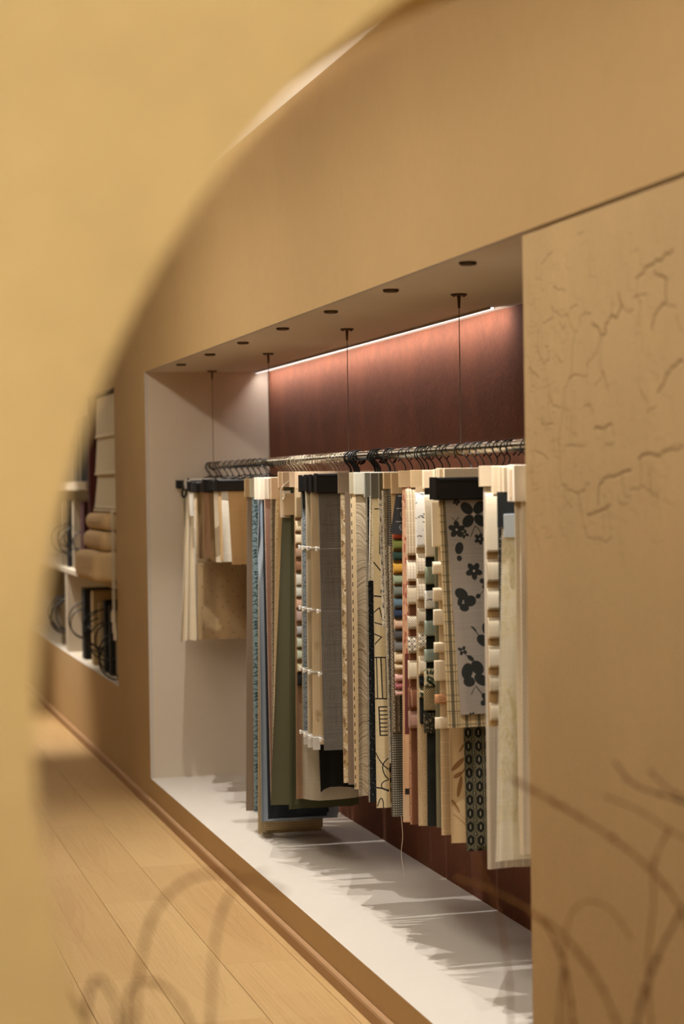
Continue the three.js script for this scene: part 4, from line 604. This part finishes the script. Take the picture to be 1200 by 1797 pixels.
// ---------------------------------------------------------------- shelves left of the niche
{
  const b = thing('bookcase', 'built-in white shelves in the wall opening left of the niche', 'shelf', [0, 0, -14.7]), Z0 = -17.6 + 14.7, Z1 = -11.905 + 14.7;
  mesh('back_panel', box(0.44, 0.46, 0.5, 2.34, Z0, Z1), M.white, b);
  mesh('bottom_board', box(0.022, 0.44, 0.50, 0.537, Z0, Z1), M.shelf, b); mesh('top_board', box(0.022, 0.44, 2.311, 2.34, Z0, Z1), M.shelf, b);
  mesh('side_board', box(0.022, 0.46, 0.5, 2.34, Z1, Z1 + 0.03), M.shelf, b); mesh('side_board', box(0.022, 0.46, 0.5, 2.34, Z0 - 0.03, Z0), M.shelf, b);
  mesh('shelf_board', box(0.012, 0.44, 1.106, 1.141, Z0, Z1, 0.002), M.shelf, b); mesh('shelf_board', box(0.012, 0.44, 1.700, 1.758, Z0, 1.30, 0.002), M.shelf, b);
  mesh('divider', box(0.015, 0.44, 0.537, 1.106, 0.03, 0.13, 0.002), M.shelf, b);
  mesh('divider', box(0.02, 0.44, 1.141, 2.311, 1.36, 1.46, 0.002), M.maroon, b).userData.label = 'dark red upright board';
}
function book(label, z, y0, h, th, x, color, hoops, lean = 0) {
  const t = thing('sample_book', label, 'sample book', [x + 0.16, y0, z], 'sample books on the shelves');
  const c = std(color, 0.8);
  mesh('cover', join([box(-0.16, 0.13, 0, h, -th / 2, -th / 2 + 0.006, 0.002), box(-0.16, 0.13, 0, h, th / 2 - 0.006, th / 2, 0.002), box(-0.16, -0.154, 0, h, -th / 2, th / 2, 0.002)]), c, t);
  mesh('pages', box(-0.152, 0.12, 0.006, h - 0.006, -th / 2 + 0.007, th / 2 - 0.007), M.cream, t);
  for (const [dy, r, dz] of hoops) { const g = tube(Array.from({ length: 13 }, (_, i) => { const a = (70 + i * 18.3) * Math.PI / 180; return [-0.150 + Math.cos(a) * r * 0.95, dy + Math.sin(a) * r, dz + (i - 6) * 0.006]; }), 0.0048, 30, 6); mesh('hoop', g, M.blackWire, t); }
}
{
  const A = 1.141, B = 0.537, up = 'on the shelf below the black files';
  book('pale sample book at the left of the middle shelf', -15.15, A, 0.47, 0.09, 0.05, '#cfc0a6', [[0.2, 0.1, 0]]);
  book('black sample book with wire hoops beside a pale one on the middle shelf', -14.76, A, 0.49, 0.12, 0.05, '#15140f', [[0.2, 0.095, 0.03], [0.23, 0.085, -0.05], [0.17, 0.08, 0.06]]);
  book('pale grey sample book between the black and the dark red one', -14.44, A, 0.49, 0.10, 0.05, '#b3a48c', [[0.22, 0.08, 0.02]]);
  book('dark red sample book left of the stacked cream cushions', -13.95, A, 0.48, 0.22, 0.055, '#451512', [[0.2, 0.07, -0.06]]);
  for (const [z, c, w] of [[-14.35, '#14120e', 'black file on the top shelf, farthest left'], [-14.05, '#1b1a15', 'black file in the middle of the top shelf'], [-13.75, '#101210', 'black file on the top shelf beside the red upright']]) book(w, z, 1.758, 0.45, 0.2, 0.06, c, []);
  book('tan sample book with wide hoops in the left lower cell', -15.30, B, 0.34, 0.1, 0.06, '#8f7c60', [[0.24, 0.12, 0], [0.2, 0.11, 0.04]]);
  book('grey sample book with wide hoops in the left lower cell', -15.02, B, 0.36, 0.1, 0.06, '#77694f', [[0.25, 0.13, 0], [0.22, 0.12, -0.04]]);
  book('brown sample book with hoops against the divider of the lower shelf', -14.78, B, 0.33, 0.1, 0.06, '#6d5c42', [[0.26, 0.12, 0]]);
  book('tall black sample book right of the white divider', -13.93, B, 0.49, 0.16, 0.05, '#12120f', [[0.27, 0.12, 0.03], [0.24, 0.10, -0.03]]);
  book('broad cream sample book on the lower shelf', -13.45, B, 0.49, 0.14, 0.05, '#b59b70', [[0.2, 0.06, 0.02]]);
  book('thin pale sample book on the lower shelf', -13.12, B, 0.43, 0.05, 0.05, '#d3c19b', [[0.26, 0.12, 0], [0.22, 0.11, 0.03]]);
  book('black sample book with large hoops near the end of the lower shelf', -12.86, B, 0.46, 0.12, 0.05, '#161613', [[0.27, 0.13, 0], [0.2, 0.12, 0.04]]);
  book('second black sample book near the end of the lower shelf', -12.62, B, 0.44, 0.1, 0.05, '#1d1c17', [[0.22, 0.11, 0.02]]);
  book('pale sample book at the right end of the lower shelf', -12.30, B, 0.42, 0.1, 0.05, '#a8946e', [[0.16, 0.13, 0], [0.12, 0.12, -0.04]]);
}
{ // cream roman blind in front of the opening
  const t = thing('roman_blind', 'cream roman blind in three flat folds hanging in front of the shelves', 'blind', [0.045, 2.285, -12.45]);
  mesh('head_rail', box(-0.012, 0.03, 0, 0.022, -0.54, 0.53, 0.003), M.black, t);
  const ys = [0, -0.255, -0.49, -0.70];
  for (let k = 0; k < 3; k++) {
    const s = new THREE.Shape([[0, ys[k] + 0.004], [-0.006, ys[k]], [-0.014 - 0.006 * k, ys[k + 1] + 0.02], [-0.024 - 0.004 * k, ys[k + 1] + 0.003], [-0.006, ys[k + 1] - 0.004], [0.0, ys[k + 1] + 0.004]].map((p) => new THREE.Vector2(...p)));
    const g = new THREE.ExtrudeGeometry(s, { depth: 1.06, bevelEnabled: false }); g.translate(0, 0, -0.53); mesh('fold', metresUV(g), C.ivory, t);
  }
  mesh('hem', box(-0.034, -0.004, -0.722, -0.704, -0.55, 0.53, 0.005), C.ivory, t);
  for (const [dz, l] of [[0.40, 1.30], [0.45, 1.36], [0.49, 1.40]]) { const c = mesh('cord', cyl(0.0025, l - 0.7, -0.052, -0.7 - (l - 0.7) / 2, dz, 6), M.ivory, t); c.name = c.name; mesh('tassel', lathe([[0, 0], [0.011, 0.004], [0.012, 0.05], [0.006, 0.075], [0.0025, 0.08]], 14).translate(-0.052, -l - 0.08, dz), M.ivory, t); }
}
for (const [k, [x0, x1, y0, y1, z0, z1]] of [[-0.13, 0.16, 1.143, 1.327, -12.86, -12.08], [-0.07, 0.18, 1.330, 1.452, -12.90, -12.08], [-0.06, 0.17, 1.455, 1.560, -12.92, -12.08]].entries()) {
  const w = ['large cream folded cushion at the bottom of the stack under the blind', 'cream cushion in the middle of the stack under the blind', 'cream cushion on top of the stack under the blind'][k];
  const t = thing('cushion', w, 'cushion', [(x0 + x1) / 2, y0, (z0 + z1) / 2], 'cream cushions stacked on the shelf');
  const g = new RoundedBoxGeometry(x1 - x0, y1 - y0, z1 - z0, 6, Math.min(0.05, (y1 - y0) * 0.42)), p = g.attributes.position;
  for (let i = 0; i < p.count; i++) { const z = p.getZ(i); p.setY(i, p.getY(i) + (p.getY(i) > 0 ? 0.004 * Math.sin(z * 9 + k) : 0)); p.setX(i, p.getX(i) + 0.006 * Math.sin(z * 7 + k * 2)); }
  g.computeVertexNormals(); g.translate(0, (y1 - y0) / 2, 0); mesh('cover', metresUV(g), C.cushion, t);
  mesh('piping', tube([[-(x1 - x0) / 2 + 0.004, (y1 - y0) * 0.5, -(z1 - z0) / 2 + 0.06], [-(x1 - x0) / 2 - 0.001, (y1 - y0) * 0.5, 0], [-(x1 - x0) / 2 + 0.004, (y1 - y0) * 0.5, (z1 - z0) / 2 - 0.06]], 0.003, 20, 6), M.cream, t);
}

// ---------------------------------------------------------------- dried grass just behind the round opening
{
  const straw = std('#8a6436', 0.9), dark = std('#6a4c2c', 0.9);
  const bunch = (label, potLabel, [vx, vz, vh], stems) => {
    const v = thing('vase', potLabel, 'vase', [vx, 0, vz]);
    mesh('body', lathe([[0, 0], [0.11, 0], [0.13, 0.02], [0.16, vh * 0.4], [0.13, vh * 0.75], [0.06, vh * 0.93], [0.055, vh], [0.048, vh], [0.05, vh * 0.9], [0.11, vh * 0.7], [0.13, vh * 0.4], [0.1, 0.03], [0, 0.03]], 40), std('#8a7458', 0.7), v);
    const t = thing('dried_grass', label, 'dried grass', [vx, vh - 0.15, vz]);
    stems.forEach(([r, m, ...pts], k) => {
      const p = pts.map(([x, y, z], i) => [x - vx, y - vh + 0.15, z - vz + 0.03 * Math.sin(i * 0.9 + k)]);
      p.unshift([rr(-0.02, 0.02), 0.0, rr(-0.02, 0.02)], [(p[0][0]) * 0.25 + rr(-0.01, 0.01), 0.16, p[0][2] * 0.25]);
      const c = new THREE.CatmullRomCurve3(p.map((q) => new THREE.Vector3(...q))), parts = [new THREE.TubeGeometry(c, 60, r * 0.5, 6)];
      for (let i = 0; i < 70; i++) {                                // husks along the upper part
        const u = rr(0.35, 1), q = c.getPointAt(u), d = c.getTangentAt(u), g = new THREE.SphereGeometry(1, 5, 4); g.scale(r * 0.6, r * 1.8, r * 0.6);
        g.applyQuaternion(new THREE.Quaternion().setFromUnitVectors(new THREE.Vector3(0, 1, 0), d.clone().add(new THREE.Vector3(rr(-1.1, 1.1), rr(-1.1, 1.1), rr(-1.1, 1.1))).normalize())); g.translate(q.x, q.y, q.z); parts.push(g);
      }
      mesh('stem', join(parts), m ? dark : straw, t);
    });
  };
  bunch('arching dried grass stems low in front of the oak floor', 'slim brown floor vase holding the dried grass before the oak floor', [-1.33, -2.27, 0.80], [
    [0.0030, 0, [-1.349, 1.070, -2.25], [-1.352, 1.135, -2.25], [-1.348, 1.179, -2.25], [-1.332, 1.229, -2.25], [-1.300, 1.258, -2.25], [-1.261, 1.269, -2.25], [-1.222, 1.264, -2.25], [-1.175, 1.248, -2.25]],
    [0.0026, 0, [-1.256, 1.035, -2.35], [-1.250, 1.102, -2.35], [-1.243, 1.156, -2.35], [-1.228, 1.202, -2.35], [-1.205, 1.234, -2.35], [-1.174, 1.249, -2.35]],
    [0.0030, 1, [-1.406, 1.082, -2.20], [-1.412, 1.133, -2.20], [-1.425, 1.162, -2.20]],
    [0.0030, 1, [-1.406, 1.082, -2.20], [-1.408, 1.139, -2.20], [-1.394, 1.171, -2.20], [-1.377, 1.146, -2.20], [-1.372, 1.105, -2.20]],
    [0.0030, 0, [-1.347, 1.043, -2.30], [-1.343, 1.131, -2.30], [-1.326, 1.142, -2.30], [-1.306, 1.137, -2.30], [-1.288, 1.111, -2.30], [-1.278, 1.070, -2.30]]]);
  bunch('dried grass stems arching across the plaster panel', 'slim brown floor vase holding the dried grass before the plaster panel', [-0.61, -2.66, 0.66], [
    [0.0040, 0, [-0.480, 0.948, -2.60], [-0.517, 1.063, -2.60], [-0.571, 1.158, -2.60], [-0.625, 1.212, -2.60], [-0.700, 1.264, -2.60], [-0.769, 1.305, -2.60]],
    [0.0042, 0, [-0.670, 0.929, -2.50], [-0.680, 0.992, -2.50], [-0.703, 1.056, -2.50], [-0.740, 1.112, -2.50], [-0.779, 1.142, -2.50]],
    [0.0042, 1, [-0.666, 0.928, -2.50], [-0.647, 0.991, -2.50], [-0.607, 1.068, -2.50], [-0.561, 1.134, -2.50]],
    [0.0030, 1, [-0.403, 1.216, -2.70], [-0.483, 1.247, -2.70], [-0.549, 1.273, -2.70], [-0.583, 1.309, -2.70]],
    [0.0026, 0, [-0.528, 0.861, -2.70], [-0.530, 1.017, -2.70], [-0.527, 1.091, -2.70], [-0.535, 1.166, -2.70], [-0.518, 1.218, -2.70]],
    [0.0024, 0, [-0.634, 0.842, -2.80], [-0.637, 0.927, -2.80], [-0.637, 1.028, -2.80]],
    [0.0032, 0, [-0.569, 0.808, -2.90], [-0.599, 0.968, -2.90], [-0.640, 1.050, -2.90], [-0.703, 1.093, -2.90], [-0.766, 1.118, -2.90]],
    [0.0024, 0, [-0.679, 0.818, -2.90], [-0.695, 0.976, -2.90], [-0.705, 1.063, -2.90], [-0.734, 1.151, -2.90]],
    [0.0020, 0, [-0.653, 0.858, -2.75], [-0.655, 1.048, -2.75], [-0.632, 1.088, -2.75], [-0.597, 1.096, -2.75], [-0.566, 1.080, -2.75], [-0.544, 1.040, -2.75]],
    [0.0024, 0, [-0.450, 1.186, -2.60], [-0.528, 1.215, -2.60], [-0.578, 1.249, -2.60], [-0.637, 1.276, -2.60]],
    [0.0026, 1, [-0.450, 1.242, -2.60], [-0.527, 1.272, -2.60], [-0.569, 1.308, -2.60]]]);
}
renderer.render(scene, camera);
